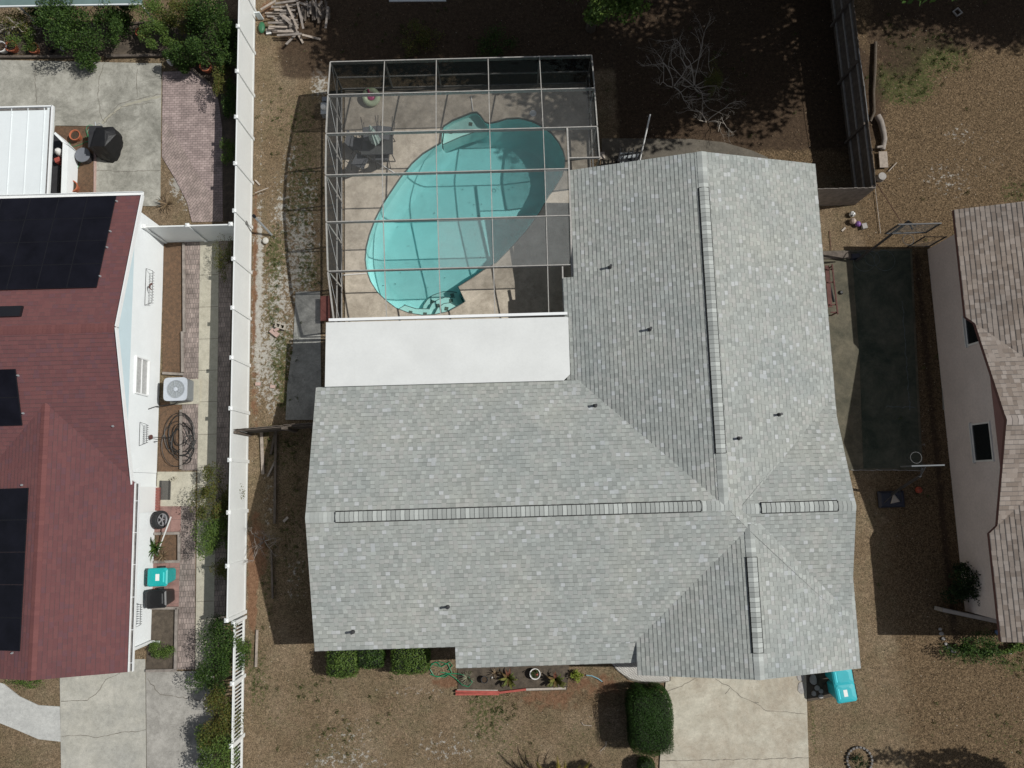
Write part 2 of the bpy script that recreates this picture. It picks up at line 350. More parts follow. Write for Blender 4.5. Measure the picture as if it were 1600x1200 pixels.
for b in [(472,300,32,120,.75),(470,200,34,60,.65),(480,420,25,50,.8),(450,700,40,60,.6),(460,850,40,100,.55),(1120,130,50,60,.6),(430,400,22,60,.9),(440,560,25,80,.9),(425,480,15,60,.8),(420,700,20,50,.6),(435,180,40,80,.45),(470,300,25,110,.45),(490,1080,60,50,.45),(760,1110,45,60,.75),(620,1120,60,60,.4),(520,1150,70,50,.45),(900,1150,50,40,.4),(800,1170,60,40,.5),(400,1060,25,60,.7),(430,1120,30,40,.4),
          (640,70,50,40,.7),(560,40,60,30,.5),(1410,130,60,40,1.5),(1450,85,80,45,1.1),(1400,60,40,60,.7),(1585,300,30,30,.7),(1520,1020,60,20,.9),(1570,1150,60,60,.45),(1270,1140,8,60,.7),(1460,1130,60,40,.3),(1590,1040,40,20,.8),(30,60,80,40,.6),(450,620,25,30,1.),(420,900,15,80,.6),(455,800,20,120,.5),(40,1185,60,20,.3)]:
    green=np.maximum(green,b[4]*blob(*b[:4]))
sand=.0+np.zeros_like(GX)
for b in [(470,390,34,120,.72),(480,300,22,60,.6),(455,250,20,60,.5),(403,470,11,190,1.),(418,560,18,80,.75),(450,330,40,120,.5),(455,520,30,110,.55),(405,340,9,60,.6),(440,330,16,40,.7),(430,530,25,70,.75),(425,610,22,50,.65),(408,200,5,120,.5),(470,420,25,60,.75),(435,460,30,80,.7),(500,130,20,40,.7),(460,900,20,60,.45),(420,790,15,60,.5),(700,1170,80,30,.45),(545,1150,60,40,.4),(540,1190,90,30,.5),(650,1080,90,10,.4),(1500,210,40,30,.42),(1480,280,60,40,.45),(1550,250,50,60,.3),(1440,700,12,50,.35),(275,290,14,24,.8),(290,310,14,30,.6),(415,820,8,40,.4),(930,1120,30,20,.3),(1000,1030,30,20,.3)]:
    sand=np.maximum(sand,b[4]*blob(*b[:4]))
mul=np.zeros_like(GX)
for b in [(398,430,7,200,.7),(395,900,9,120,.9),(410,860,10,60,.7),(398,620,7,100,.6),(420,15,20,30,.6),(860,1090,60,25,.6),(940,1070,60,22,.6),(1430,980,40,100,.0),(700,1065,30,10,.8)]:
    mul=np.maximum(mul,b[4]*blob(*b[:4]))
lit=rect(1290,-200,2600,2400,2.6)*.9   # right hand yards under the oaks: leaf litter
lit=np.maximum(lit,rect(940,-300,1700,265,.8)*.8); lit=np.maximum(lit,blob(880,1085,150,30)*.55); lit=np.maximum(lit,rect(430,-400,1400,92,.8)*.5)
shade_m=rect(445,-600,1330,100,.6); shade_m=np.maximum(shade_m,rect(925,-600,1330,232,.5)); shade_m=np.maximum(shade_m,rect(1300,-600,1620,75,1.)*.9); shade_m=np.maximum(shade_m,blob(1330,150,60,120)); shade_m=np.maximum(shade_m,blob(1400,60,60,90)*.8)  # mask where tree and house shade falls; the soil colour is darkened there
shade_m=np.maximum(shade_m,rect(1425,392,1500,1000,.3)*.9); shade_m=np.maximum(shade_m,rect(410,660,495,1000,.4)*.35)
cols=np.stack([green,sand,mul,lit],-1).reshape(-1,4).clip(0,1)
me=bpy.data.meshes.new('ground')
zz=(RNG.random(GX.shape)-.5)*.012; zz[(np.abs(GX)>40)|(np.abs(GY)>40)]=0
V=np.stack([GX,GY,zz-.006],-1).reshape(-1,3)
ii=np.arange(nx*ny).reshape(ny,nx); q=np.stack([ii[:-1,:-1],ii[:-1,1:],ii[1:,1:],ii[1:,:-1]],-1)
cx=(GX[:-1,:-1]+GX[1:,1:])/2; cy=(GY[:-1,:-1]+GY[1:,1:])/2
q=q[~((cx>DX0)&(cx<DX1)&(cy>DY0)&(cy<DY1))]
me.from_pydata(V.tolist(),[],q.reshape(-1,4).tolist())
cb_=me.color_attributes.new('shade_dark','FLOAT_COLOR','POINT'); cb_.data.foreach_set('color',np.repeat(shade_m.reshape(-1,1),4,1).ravel())
ca=me.color_attributes.new('masks','FLOAT_COLOR','POINT'); ca.data.foreach_set('color',cols.ravel())
def groundmat():
    m=bpy.data.materials.new('yard_soil_and_grass'); t=NT(m); pos=t.n('NewGeometry').outputs['Position']
    at=t.n('Attribute',attribute_name='masks'); sp=t.n('SeparateColor'); t.l(at.outputs['Color'],sp.inputs[0])
    n1=t.noise(pos,.6,6,.65); n2=t.noise(pos,7,6,.7); n3=t.noise(pos,26,5,.8); n4=t.noise(pos,2.2,6,.7,.3)
    base=t.ramp(n1,[(.3,(.125,.094,.060)),(.5,(.163,.124,.083)),(.7,(.20,.158,.112))])
    base=t.mix(1,base,t.ramp(n3,[(.3,.35),(.5,1.),(.7,1.9)]),'MULTIPLY'); base=t.mix(1,base,t.ramp(n2,[(.3,.68),(.7,1.32)]),'MULTIPLY')
    ng=t.noise(pos,.9,7,.75,.4); base=t.mix(t.ramp(ng,[(.45,0.),(.65,.4)]),base,t.mix(1,t.ramp(n2,[(.3,(.075,.075,.042)),(.7,(.135,.128,.078))]),t.ramp(n3,[(.3,.4),(.5,1.),(.7,1.7)]),'MULTIPLY')); ns=t.noise(pos,1.7,8,.8,.2); base=t.mix(t.ramp(ns,[(.6,0.),(.72,.5)]),base,(.25,.225,.185))
    vo=t.n('TexVoronoi'); vo.inputs['Scale'].default_value=31; t.l(pos,vo.inputs['Vector'])
    vs=t.n('SeparateColor'); t.l(vo.outputs['Color'],vs.inputs[0])
    litc=t.ramp(vs.outputs[0],[(0,(.065,.048,.031)),(.3,(.10,.075,.048)),(.6,(.135,.10,.064)),(.85,(.175,.13,.085)),(1,(.215,.165,.108))])
    litc=t.mix(1,litc,t.ramp(n2,[(.3,.7),(.7,1.2)]),'MULTIPLY')
    n8=t.noise(pos,13,5,.75); litc=t.mix(1,litc,t.ramp(n8,[(.32,(.72,.67,.60)),(.68,(1.4,1.3,1.18))]),'MULTIPLY'); base=t.mix(1,base,t.ramp(n8,[(.32,(.74,.71,.67)),(.68,(1.34,1.28,1.2))]),'MULTIPLY')
    def msk(ch,amt,lo=.42,hi=.58,nz=n4):
        f=t.m('ADD',ch,t.m('MULTIPLY',t.m('SUBTRACT',nz,.5),amt)); return t.ramp(f,[(lo,0.),(hi,1.)])
    c=t.mix(msk(at.outputs['Alpha'],.9,.3,.6),base,litc)
    sandc=t.mix(1,t.ramp(n2,[(.3,(.30,.28,.24)),(.7,(.50,.475,.43))]),t.ramp(n3,[(.3,.7),(.7,1.15)]),'MULTIPLY')
    n5=t.noise(pos,5.5,6,.75)
    c=t.mix(msk(sp.outputs[1],2.6,.55,.75,n5),c,sandc)
    mulc=t.mix(1,t.ramp(n2,[(.3,(.13,.07,.04)),(.7,(.24,.14,.085))]),t.ramp(n3,[(.3,.5),(.7,1.4)]),'MULTIPLY')
    c=t.mix(msk(sp.outputs[2],1.2,.4,.6),c,mulc)
    n6=t.noise(pos,7.5,6,.72); gc=t.mix(1,t.ramp(n2,[(.3,(.035,.045,.015)),(.7,(.095,.105,.038))]),t.ramp(n3,[(.3,.5),(.7,1.5)]),'MULTIPLY')
    c=t.mix(t.m('MULTIPLY',msk(sp.outputs[0],3.6,.62,.9,n6),.85),c,gc)
    ah=t.n('Attribute',attribute_name='shade_dark'); shade_c=t.mix(1,t.ramp(n2,[(.3,(.028,.019,.014)),(.7,(.075,.05,.034))]),t.ramp(n3,[(.3,.5),(.7,1.5)]),'MULTIPLY')  # dark soil tone that puts the shade into the ground colour
    c=t.mix(t.m('MULTIPLY',msk(ah.outputs['Fac'],.8,.35,.65),.8),c,shade_c)
    t.l(c,t.b.inputs['Base Color']); t.b.inputs['Roughness'].default_value=1; t.b.inputs['Specular IOR Level'].default_value=.1
    t.bump(t.m('ADD',n3,n2),.8,.03); return m
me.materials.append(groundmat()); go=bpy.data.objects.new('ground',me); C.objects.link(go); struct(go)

def slab(name,px,mat,z1=.03,z0=-.12,world=None):
    pts=world or [g(u,v,z1) for u,v in px]
    return struct(MB().prism(pts,z0,z1).build(name,mat))
def ribbon(name,px,mat,wd,z,parent=None,jit=0):
    mb=MB(); P=[g(u,v,z) for u,v in px]; Q=[]
    for i in range(len(P)-1):
        n=max(1,int((P[i+1]-P[i]).length/.12))
        for k in range(n): Q.append(P[i].lerp(P[i+1],k/n))
    Q.append(P[-1])
    if jit: Q=[p+Vector((random.gauss(0,jit),random.gauss(0,jit),0)) for p in Q]
    for i in range(len(Q)-1):
        a,b=Q[i],Q[i+1]; d=(b-a).normalized(); nn=Vector((-d.y,d.x,0)); w1=wd*(random.uniform(.6,1.3) if jit else 1)/2
        mb.poly([a-nn*w1,b-nn*w1,b+nn*w1,a+nn*w1])
    return mb.build(name,mat,parent)
# paths, slabs
pat=slab('patio_slab',[(-120,91),(252,99),(250,322),(150,321),(150,197),(86,196),(70,305),(-120,305)],m_conL,.035)
for c in [[(57,93),(55,120),(57,163)],[(163,99),(155,120),(153,150),(157,180),(163,190)],[(214,108),(213,130),(215,152)],[(160,190),(170,178),(185,163),(200,158),(235,150),(251,147)],[(150,266),(200,268),(250,266)],[(162,193),(178,176),(190,167),(208,164),(240,160)]]:
    struct(ribbon('crack',c,m_crack,.022,.0375,None,.015))
struct(ribbon('crack_filler',[(158,193),(170,182),(185,169),(205,161),(235,154),(251,151)],m_patch,.10,.0368,None,.02))
struct(ribbon('slab_joint',[(148,197),(148,320)],m_pav2,.1,.042))
slab('paver_patio',[(254,112),(300,110),(326,128),(341,155),(347,200),(348,346),(300,347),(292,315),(274,280),(253,245)],m_pav,.03)
slab('paver_border',[(254,185),(262,195),(330,305),(346,340),(346,346),(303,347),(294,315),(276,280),(254,245)],m_pavd,.034)
slab('side_walk',[(313,374),(342,374),(341,500),(337,790),(333,1046),(305,1046),(309,700),(311,500)],m_walk,.04)
slab('walk_pavers',[(288,374),(313,374),(311,500),(309,735),(283,735),(287,500)],m_pav2,.032)
slab('fence_side_pavers',[(342,374),(362,374),(357,700),(350,1046),(333,1046),(337,790),(341,500)],m_pav2,.031)
slab('door_slab',[(246,737),(306,737),(305,791),(243,791)],m_walk,.045)
slab('lower_walk_pavers',[(283,791),(305,791),(304,1046),(277,1046)],m_pav2,.034)
slab('red_tile_pad',[(243,791),(283,791),(282,833),(241,833)],m_redt,.033)
slab('red_tile_bin_pad',[(238,877),(282,877),(281,950),(236,950)],m_redt,.033)
for v in (430,480,530,579,628,679,731,): struct(ribbon('walk_joint',[(311.5-(v-374)*.006,v),(341-(v-374)*.004,v-1)],m_crack,.018,.0425))
for v in (792,886,940,): struct(ribbon('walk_joint',[(307,v),(334,v-1)],m_crack,.018,.0425))
slab('neighbour_driveway',[(93,1030),(226.5,1030),(229,1330),(97,1330)],m_drvL,.036)
slab('neighbour_side_driveway',[(228,1050),(334,1048),(330,1330),(230.5,1330)],m_drvL2,.03)
for c in [[(190,1050),(165,1062),(150,1085),(135,1094),(95,1096)],[(97,1150),(125,1148),(150,1152),(190,1145),(228,1141)],[(230,1060),(250,1085),(300,1092),(330,1100)]]:
    struct(ribbon('crack',c,m_crack,.02,.039,None,.015))
slab('curved_walk',[(-100,1050),(5,1068),(30,1088),(60,1102),(93,1104),(95,1159),(60,1155),(25,1140),(-100,1090)],concrete('pale_walk_concrete',(.44,.44,.42),(.54,.54,.51),(.36,.36,.34),.8,.4),.03)
slab('driveway',[(1045,1000),(1258,1000),(1264,1200),(1266,1400),(1024,1400),(1031,1190)],m_drv,.05)
for c in [[(1040,1082),(1065,1072),(1090,1058)],[(1118,1062),(1140,1073),(1160,1090),(1178,1097),(1198,1110),(1230,1113),(1258,1116)],[(1140,1075),(1133,1085)],[(1180,1097),(1186,1099)],[(1031,1189),(1140,1187),(1264,1184)]]:
    struct(ribbon('crack',c,m_crack,.02,.0535,None,.012))
slab('side_slab',[(462,456),(500,455),(502,640),(489,656),(446,656),(449,600),(458,540)],m_slab,.035)
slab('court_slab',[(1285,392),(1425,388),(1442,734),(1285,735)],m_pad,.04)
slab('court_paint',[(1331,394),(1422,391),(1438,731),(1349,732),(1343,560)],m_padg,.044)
slab('back_walk',[(940,216),(1080,217),(1130,222),(1175,235),(1200,246),(1180,300),(940,300)],m_walkb,.035)
slab('right_bed_edge',[(1470,560),(1474,640),(1476,640),(1474,560)],m_slab,.03)
struct(MB().prism([g(u,v) for u,v in [(0,40),(0,84),(190,88),(265,88),(268,95),(300,106),(330,128),(345,190),(350,345),(376,345),(372,30)]],-.1,.022).build('shrub_bed_soil',m_bed))
struct(MB().prism([g(u,v) for u,v in [(256,378),(284,378),(284,586),(254,586)]],-.1,.03).build('mulch_bed',m_mulch))
struct(MB().prism([g(u,v) for u,v in [(251,628),(283,628),(280,737),(247,737)]],-.1,.03).build('mulch_bed',m_mulch))
struct(MB().prism([g(u,v) for u,v in [(244,833),(278,833),(277,877),(241,877)]],-.1,.03).build('mulch_bed',m_mulch))
struct(MB().prism([g(u,v) for u,v in [(236,952),(274,952),(272,1046),(228,1046)]],-.1,.03).build('soil_bed',m_bed))
struct(MB().prism([g(u,v) for u,v in [(86,198),(148,198),(147,310),(80,310)]],-.1,.028).build('mulch_bed',m_mulch))
struct(MB().prism([g(u,v) for u,v in [(357,374),(372,374),(366,700),(360,960),(351,960),(352,700)]],-.1,.028).build('soil_bed',m_bed))
struct(MB().prism([g(u,v) for u,v in [(715,1025),(890,1025),(886,1078),(716,1082)]],-.1,.024).build('flower_bed_soil',m_bed))
# front walk with pierced white tile
m_latt=brickmat('patterned_white_tile',(.62,.60,.56),(.56,.54,.5),(.16,.15,.14),.07,.07,R(45),.15,.5)
slab('front_walk',[(940,1000),(1050,1000),(1046,1064),(1028,1065),(1005,1065),(985,1060),(968,1050),(958,1040)],m_latt,.06)
slab('front_walk_edge',[(935,1000),(958,1035),(964,1047),(984,1063),(1005,1068),(1030,1068),(1048,1064),(1050,1000)],m_crack,.052)

# ---------------------------------------------------------------- roofs
def slope(mb,tr,poly,e=.147,t=.012,uo=None):
    """poly: 3D points, [0]->[1] is the eave edge running left to right seen from outside-below; courses rise from it"""
    P=[Vector(p) for p in poly]; U=(P[1]-P[0]).normalized(); N=None
    for k in range(2,len(P)):
        n=(P[1]-P[0]).cross(P[k]-P[0])
        if n.length>1e-4: N=n.normalized(); break
    if N.z<0: N=-N
    Vv=N.cross(U)
    if Vv.z<0: Vv=-Vv
    uo=uo if uo is not None else random.random()*50
    q=[((p-P[0]).dot(U),(p-P[0]).dot(Vv)) for p in P]
    def clip(pl,c,sgn):
        out=[]
        for i in range(len(pl)):
            a,b=pl[i],pl[(i+1)%len(pl)]; fa=(a[1]-c)*sgn; fb=(b[1]-c)*sgn
            if fa>=0: out.append(a)
            if fa*fb<0: s=fa/(fa-fb); out.append((a[0]+(b[0]-a[0])*s,a[1]+(b[1]-a[1])*s))
        return out
    vmax=max(y for x,y in q); vmin=min(y for x,y in q)
    for k in range(int(math.floor(vmin/e)),int(vmax/e)+1):
        pl=clip(clip(q,k*e,1),(k+1)*e,-1)
        if len(pl)<3: continue
        W=lambda x,y: P[0]+U*x+Vv*y+N*(.004+t*(1-min(1,max(0,(y-k*e)/e))))
        uv=[(x+uo,y+40*e) for x,y in pl]
        uv=[(a,min(max(b,(k+40)*e+1e-4),(k+41)*e-1e-4)) for a,b in uv]
        mb.poly([W(x,y) for x,y in pl],uv)
        lo=[p for p in pl if abs(p[1]-max(k*e,vmin))<1e-5]
        if len(lo)>=2:
            x0=min(p[0] for p in lo); x1=max(p[0] for p in lo); y=lo[0][1]
            a=W(x0,y); b=W(x1,y); mb.poly([a-N*t,b-N*t,b,a],[(x0+uo,(k+40)*e+.001),(x1+uo,(k+40)*e+.001),(x1+uo,(k+40)*e+.001),(x0+uo,(k+40)*e+.001)])
    # deck slab below
    D=Vector((0,0,-.13)); n=len(P)
    tr.poly([p+D for p in P][::-1])
    for i in range(n):
        a,b=P[i],P[(i+1)%n]; tr.poly([a+D,b+D,b,a])
def caps(p0,p1,w,sl,raise_,pitch=.147,rnd=0,sides=None,asym=0):
    """ridge cap pieces; sl = drop per metre either side"""
    mb=MB(); p0=Vector(p0); p1=Vector(p1); d=(p1-p0); L=d.length; d/=L; s=Vector((-d.y,d.x,0)).normalized()
    n=max(1,int(L/pitch)); pt=L/n
    for k in range(n):
        a=p0+d*(k*pt); b=p0+d*((k+1)*pt); za=raise_+.012; zb=raise_+.002
        for sg in(-1,1):
            pa=a+s*sg*w; pb=b+s*sg*w; dr=Vector((0,0,-w*sl))
            A,B,Cc,Dd=a+Vector((0,0,za)),b+Vector((0,0,zb)),pb+dr+Vector((0,0,zb)),pa+dr+Vector((0,0,za))
            f=[A,B,Cc,Dd]
            if sg>0: mb_pts=f[::-1]
            else: mb_pts=f
            bidx=len(mb.v); 
            if sg<0: mb.v+=[tuple(p) for p in (A,B,Cc,Dd)]; mb.f.append((bidx,bidx+1,bidx+2,bidx+3)); ab=(bidx,bidx+1)
            else: mb.v+=[tuple(Cc),tuple(Dd)]; mb.f.append((ab[0],bidx+1,bidx,ab[1]))
            mb.uv.append([(0,0)]*4)
    return mb
def roofpart(house,name,m,polys,trim,e=.147):
    mb,tr=MB(),MB()
    for p in polys: slope(mb,tr,p,e)
    o=mb.build(name,m,house); tr.build('fascia',trim,o); return o
EV=2.6; SL=.297
mh=thing('house','single-storey house with large grey shingle cross-gabled roof in the middle','house',(2.5,-.8,0))
RY,RX=-.855,7.205; RZ=EV+SL*(3.72-RY); XW,XE=-6.85,11.82; YN=11.65
def zS(y): return RZ-SL*(RY-y)
POR=-6.19
# main wing, south slope (with porch extension), north slope
hx=RX+(RZ-EV)/SL
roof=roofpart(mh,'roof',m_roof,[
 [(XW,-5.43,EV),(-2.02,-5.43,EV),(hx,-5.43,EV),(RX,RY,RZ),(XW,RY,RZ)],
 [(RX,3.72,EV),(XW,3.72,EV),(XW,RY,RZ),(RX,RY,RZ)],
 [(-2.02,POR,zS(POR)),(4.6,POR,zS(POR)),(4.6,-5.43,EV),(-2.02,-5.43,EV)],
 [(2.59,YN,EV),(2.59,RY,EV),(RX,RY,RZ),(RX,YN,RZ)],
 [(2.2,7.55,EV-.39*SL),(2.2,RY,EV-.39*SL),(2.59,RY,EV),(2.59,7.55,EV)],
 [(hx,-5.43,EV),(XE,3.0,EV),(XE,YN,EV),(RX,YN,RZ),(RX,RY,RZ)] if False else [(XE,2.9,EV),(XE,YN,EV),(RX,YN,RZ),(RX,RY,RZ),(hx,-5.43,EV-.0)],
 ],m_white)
EY=-1.0; EZ=3.77; EN=EY+(EZ-EV)/SL; ES=EY-(EZ-EV)/SL; XR=11.72
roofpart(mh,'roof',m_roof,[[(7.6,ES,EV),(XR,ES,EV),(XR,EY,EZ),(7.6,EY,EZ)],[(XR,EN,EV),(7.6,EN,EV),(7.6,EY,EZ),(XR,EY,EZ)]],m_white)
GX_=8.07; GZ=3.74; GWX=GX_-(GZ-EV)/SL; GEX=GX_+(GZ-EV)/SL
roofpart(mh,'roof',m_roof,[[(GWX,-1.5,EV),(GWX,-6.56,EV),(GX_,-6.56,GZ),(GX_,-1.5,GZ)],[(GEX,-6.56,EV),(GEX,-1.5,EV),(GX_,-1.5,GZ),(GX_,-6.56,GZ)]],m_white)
def zroof(x,y):
    z=0
    if y>RY or True:
        a=min(RZ-SL*abs(y-RY),RZ-SL*max(0,x-RX)); 
        b=min(RZ-SL*abs(x-RX),RZ-SL*max(0,RY-y)) if y>-6 else 0
        z=max(a,b)
    if x>7.6: z=max(z,EZ-SL*abs(y-EY))
    if y<-1.5: z=max(z,GZ-SL*abs(x-GX_))
    return z
def ridge(parent,p0,p1,sl=SL,m=m_capG,w=.17):
    caps(p0,p1,w,sl,.016).build('ridge_cap',m,parent,smooth=False)
def vent(parent,p0,p1,sl=SL,w=.165,off=0):
    p0=Vector(p0);p1=Vector(p1); d=(p1-p0).normalized(); s=Vector((-d.y,d.x,0))
    o=caps(p0,p1,w,sl,.055,.155).build('ridge_vent',m_capG,parent)
    k=MB()
    for sg in(-1,1):
        a=p0+s*sg*(w-.006); b=p1+s*sg*(w-.006); lo=Vector((0,0,-w*sl+.0)); k.poly([a+lo,b+lo,b+lo+Vector((0,0,.058)),a+lo+Vector((0,0,.058))])
    for a in(p0,p1): k.box(a+Vector((0,0,.005)),(.02 if abs(d.x)>.5 else 2*w,.02 if abs(d.y)>.5 else 2*w,.07))
    # dark foam lip round the vent
    for sg in(-1,1): k.bar(p0+s*sg*(w+.012)+Vector((0,0,-w*sl+.02)),p1+s*sg*(w+.012)+Vector((0,0,-w*sl+.02)),.04,.03)
    L=(p1-p0).length; n=int(L/.155)
    for q in range(n+1):
        c=p0+d*(L*q/n)
        for sg in(-1,1): k.bar(c+Vector((0,0,.064)),c+s*sg*w+Vector((0,0,.064-w*sl)),.009,.006)
    k.build('vent_slot',m_black,o)
ridge(mh,(XW,RY,RZ),(RX+.3,RY,RZ)); ridge(mh,(RX,YN,RZ),(RX,RY,RZ)); ridge(mh,(7.7,EY,EZ),(XR,EY,EZ)); ridge(mh,(GX_,-6.56,GZ),(GX_,-1.55,GZ))
vent(mh,(-5.84,RY,RZ),(6.42,RY,RZ)); vent(mh,(RX,10.3,RZ),(RX,.9,RZ)); vent(mh,(8.5,EY+.02,EZ),(11.1,EY+.02,EZ)); vent(mh,(GX_,-2.6,GZ),(GX_,-5.7,GZ))
for (u,v) in [(953,418),(1015,515),(930,634),(1217,648),(1154,685),(700,948),(552,987)]:
    p=onz(u,v,zroof); a=MB().lathe(p,[(.075,-.05),(.07,.05),(.045,.1),(.04,.26),(.048,.27),(.048,.3)],10).build('vent_pipe',m_darkmetal,mh,smooth=True)
    MB().box(p+Vector((0,0,.02)),(.26,.26,.012),M=Matrix.Rotation(math.atan(SL if abs(p.y-RY)>3.2 and p.x<2.5 else .0),3,'X')).build('flashing',m_metal,a) if False else None
for a,b in (((XR-.02,EN-.02,EV),(7.86,RY-.02,EZ+.03)),((GX_+.02,-1.75,GZ+.02),(XR-.1,ES-.12,EV+.1))):
    MB().bar(Vector(a)+Vector((0,0,.0)),Vector(b)+Vector((0,0,-.012)),.014,.01).build('valley_seam',M_('valley_grey',(.22,.23,.22),.9,.1),mh)
# walls
wl=MB()
wl.prism([(-6.45,-4.9),(-1.6,-4.9),(4.65,-4.9),(4.65,-6.1),(11.35,-6.1),(11.35,11.2),(3.0,11.2),(3.0,3.25),(-6.45,3.25)],0,2.5)
wl.build('wall',m_stucM,mh)
def gtri(a,b,c,m=m_white,nm='gable'): 
    mb=MB(); mb.poly([a,b,c]); mb.poly([c,b,a]); return mb.build(nm,m,mh)
def prism_tri(name,m,par,ax,c,h0,h1,z0,z1,t=.1):
    """gable infill: ax 'x' = plane normal along x at c"""
    mb=MB(); mid=(h0+h1)/2
    P=[(h0,z0),(h1,z0),(mid,z1)]
    A=[(c-t/2,y,z) if ax=='x' else (y,c-t/2,z) for y,z in P]; B=[(c+t/2,y,z) if ax=='x' else (y,c+t/2,z) for y,z in P]
    mb.poly(A);mb.poly(B[::-1])
    for i in range(3): j=(i+1)%3; mb.poly([A[i],A[j],B[j],B[i]])
    return mb.build(name,m,par)
prism_tri('gable',m_white,mh,'x',-6.45,-5.0,3.3,2.5,RZ-.17); prism_tri('gable',m_white,mh,'y',11.2,2.95,11.45,2.5,RZ-.17)
prism_tri('gable',m_white,mh,'x',11.35,-4.6,2.6,2.5,EZ-.17); prism_tri('gable',m_white,mh,'y',-6.1,4.65,11.45,2.5,GZ-.17)
gd=MB(); gd.box((8,-6.13,1.07),(4.9,.05,2.1)); gdo=gd.build('garage_door',m_white,mh)
gs=MB()
for k in range(1,4): gs.box((8,-6.158,.02+k*.53),(4.9,.012,.02))
gs.build('panel_seam',m_metal,gdo)
def window(par,c,w,h,ax,out,frame=m_white,glass=m_glass,depth=.06):
    """window centred at c on a wall with normal ax (x/y) pointing out(+-1)"""
    f=MB(); c=Vector(c); o_=Vector((out,0,0)) if ax=='x' else Vector((0,out,0)); s=Vector((0,1,0)) if ax=='x' else Vector((1,0,0)); t=.055
    def bx(cs,cz,ws,hs,d,off,mb):
        p=c+s*cs+Vector((0,0,cz))+o_*off; mb.box(p,(d,ws,hs) if ax=='x' else (ws,d,hs))
    bx(-w/2,0,t,h+t,depth,depth/2,f);bx(w/2,0,t,h+t,depth,depth/2,f);bx(0,h/2,w-t,t,depth-.006,depth/2,f);bx(0,-h/2,w-t,t,depth+.05,depth/2+.02,f);bx(0,0,w-t,.03,.03,.03,f)
    fo=f.build('window',frame,par); gg=MB(); bx(0,0,w-t*.9,h-t*.9,.012,.012,gg); gg.build('pane',glass,fo); return fo
for y in(-3,1.2): window(mh,(-6.45,y,1.4),1.2,1.1,'x',-1)
for y in(8.6,4.4,0): window(mh,(11.35,y,1.4),1.2,1.1,'x',1)
window(mh,(-4.2,-4.9,1.4),1.6,1.2,'y',-1); window(mh,(1.2,-4.9,1.4),1.8,1.2,'y',-1)
dd=MB(); dd.box((3.7,-4.93,1.03),(.95,.06,2.05)); dd.build('front_door',m_dkred,mh)
# white patio roof
pr=thing('patio_roof','smooth white insulated patio cover joining pool cage to grey roof','patio roof',(-2,5,0))
P=[g(509,503.5,2.66),g(884,494.7,2.66),g(888,495.5,2.66),g(891,584,2.8),g(881,594,2.8),g(507,604,2.8)]
mb=MB(); top=[Vector((p.x,p.y,2.62+.05*(6.1-p.y))) for p in P]; bot=[p-Vector((0,0,.09)) for p in top]
mb.loft([bot[::-1],top[::-1]]); prp=mb.build('roof_panel',m_pan,pr)
mb=MB()
for k in range(1,3):
    a=top[0].lerp(top[5],.0).lerp(top[5],0); 
for k in range(1,8):
    f=k/8.; a=top[0].lerp(top[1],f); b=top[5].lerp(top[4],f); mb.bar(a+Vector((0,0,.001)),b+Vector((0,0,.001)),.012,.004)
mb.build('panel_seam',m_pan,prp)
mb=MB()
for x in(-6.3,-3.4,-.5,2.1): mb.box((x,5.95,1.27),(.08,.08,2.54))
for p in [None]: pass
mb.build('post',m_white,pr)
MB().box((-2.05,6.19,2.56),(8.7,.1,.11)).build('gutter',m_white,pr)

# ---------------------------------------------------------------- pool and deck
dk=MB(); outer=[Vector((DX0,DY0,0)),Vector((3.72,DY0,0)),Vector((3.72,DY1,0)),Vector((DX0,DY1,0))]
hole=[Vector((p.x,p.y,0)) for p in POOL]; allp=outer+hole
for t in tessellate_polygon([outer,hole]):
    a,b,c=[allp[i] for i in t]
    if (b-a).cross(c-a).z<0: b,c=c,b
    dk.poly([(p.x,p.y,.04) for p in(a,b,c)])
for L in(outer,):
    for i in range(4): a,b=L[i],L[(i+1)%4]; dk.poly([(a.x,a.y,-.15),(b.x,b.y,-.15),(b.x,b.y,.04),(a.x,a.y,.04)])
struct(dk.build('pool_deck',m_deck))
cen=sum(hole,Vector())/len(hole)
pl=thing('swimming_pool','turquoise kidney shaped swimming pool inside the screened cage','pool',(cen.x,cen.y,0))
def shrink(P,d):
    c=sum(P,Vector())/len(P); out=[]
    n=len(P)
    for i in range(n):
        a,b=P[i-1],P[(i+1)%n]; t=(b-a).normalized(); nn=Vector((-t.y,t.x,0))
        if (c-P[i]).dot(nn)<0: nn=-nn
        out.append(P[i]+nn*d)
    return out
bs=MB(); H0=hole; rings=[[(p.x,p.y,z) for p in H0] for z in(.041,-.2,-.75)]
bs.loft([[Vector(p) for p in r] for r in rings],cap=False)
fl=[Vector((p.x,p.y,-.75)) for p in H0]
def relax(P,n):
    for _ in range(n): P=[(P[i-1]+P[i]*2+P[(i+1)%len(P)])/4 for i in range(len(P))]
    return P
lo=relax(shrink(fl,.5),6)
def dep(p): # deepest in the north-east half
    return -.95-.7*max(0,min(1,(p.y-8.2)/5.))
lo=[Vector((p.x,p.y,dep(p))) for p in lo]; fls=relax(fl,3)
prev=fl; seq=[fl]
for f in(.3,.6,.85): seq.append([a.lerp(b,f)+Vector((0,0,-.22*math.sin(f*PI)*abs(a.z-b.z)-.05*math.sin(f*PI))) for a,b in zip(fl if f<.5 else fls,lo)])
seq.append(lo); bs.loft(seq,cap=False)
lt=tessellate_polygon([[Vector((p.x,p.y,0)) for p in lo]])
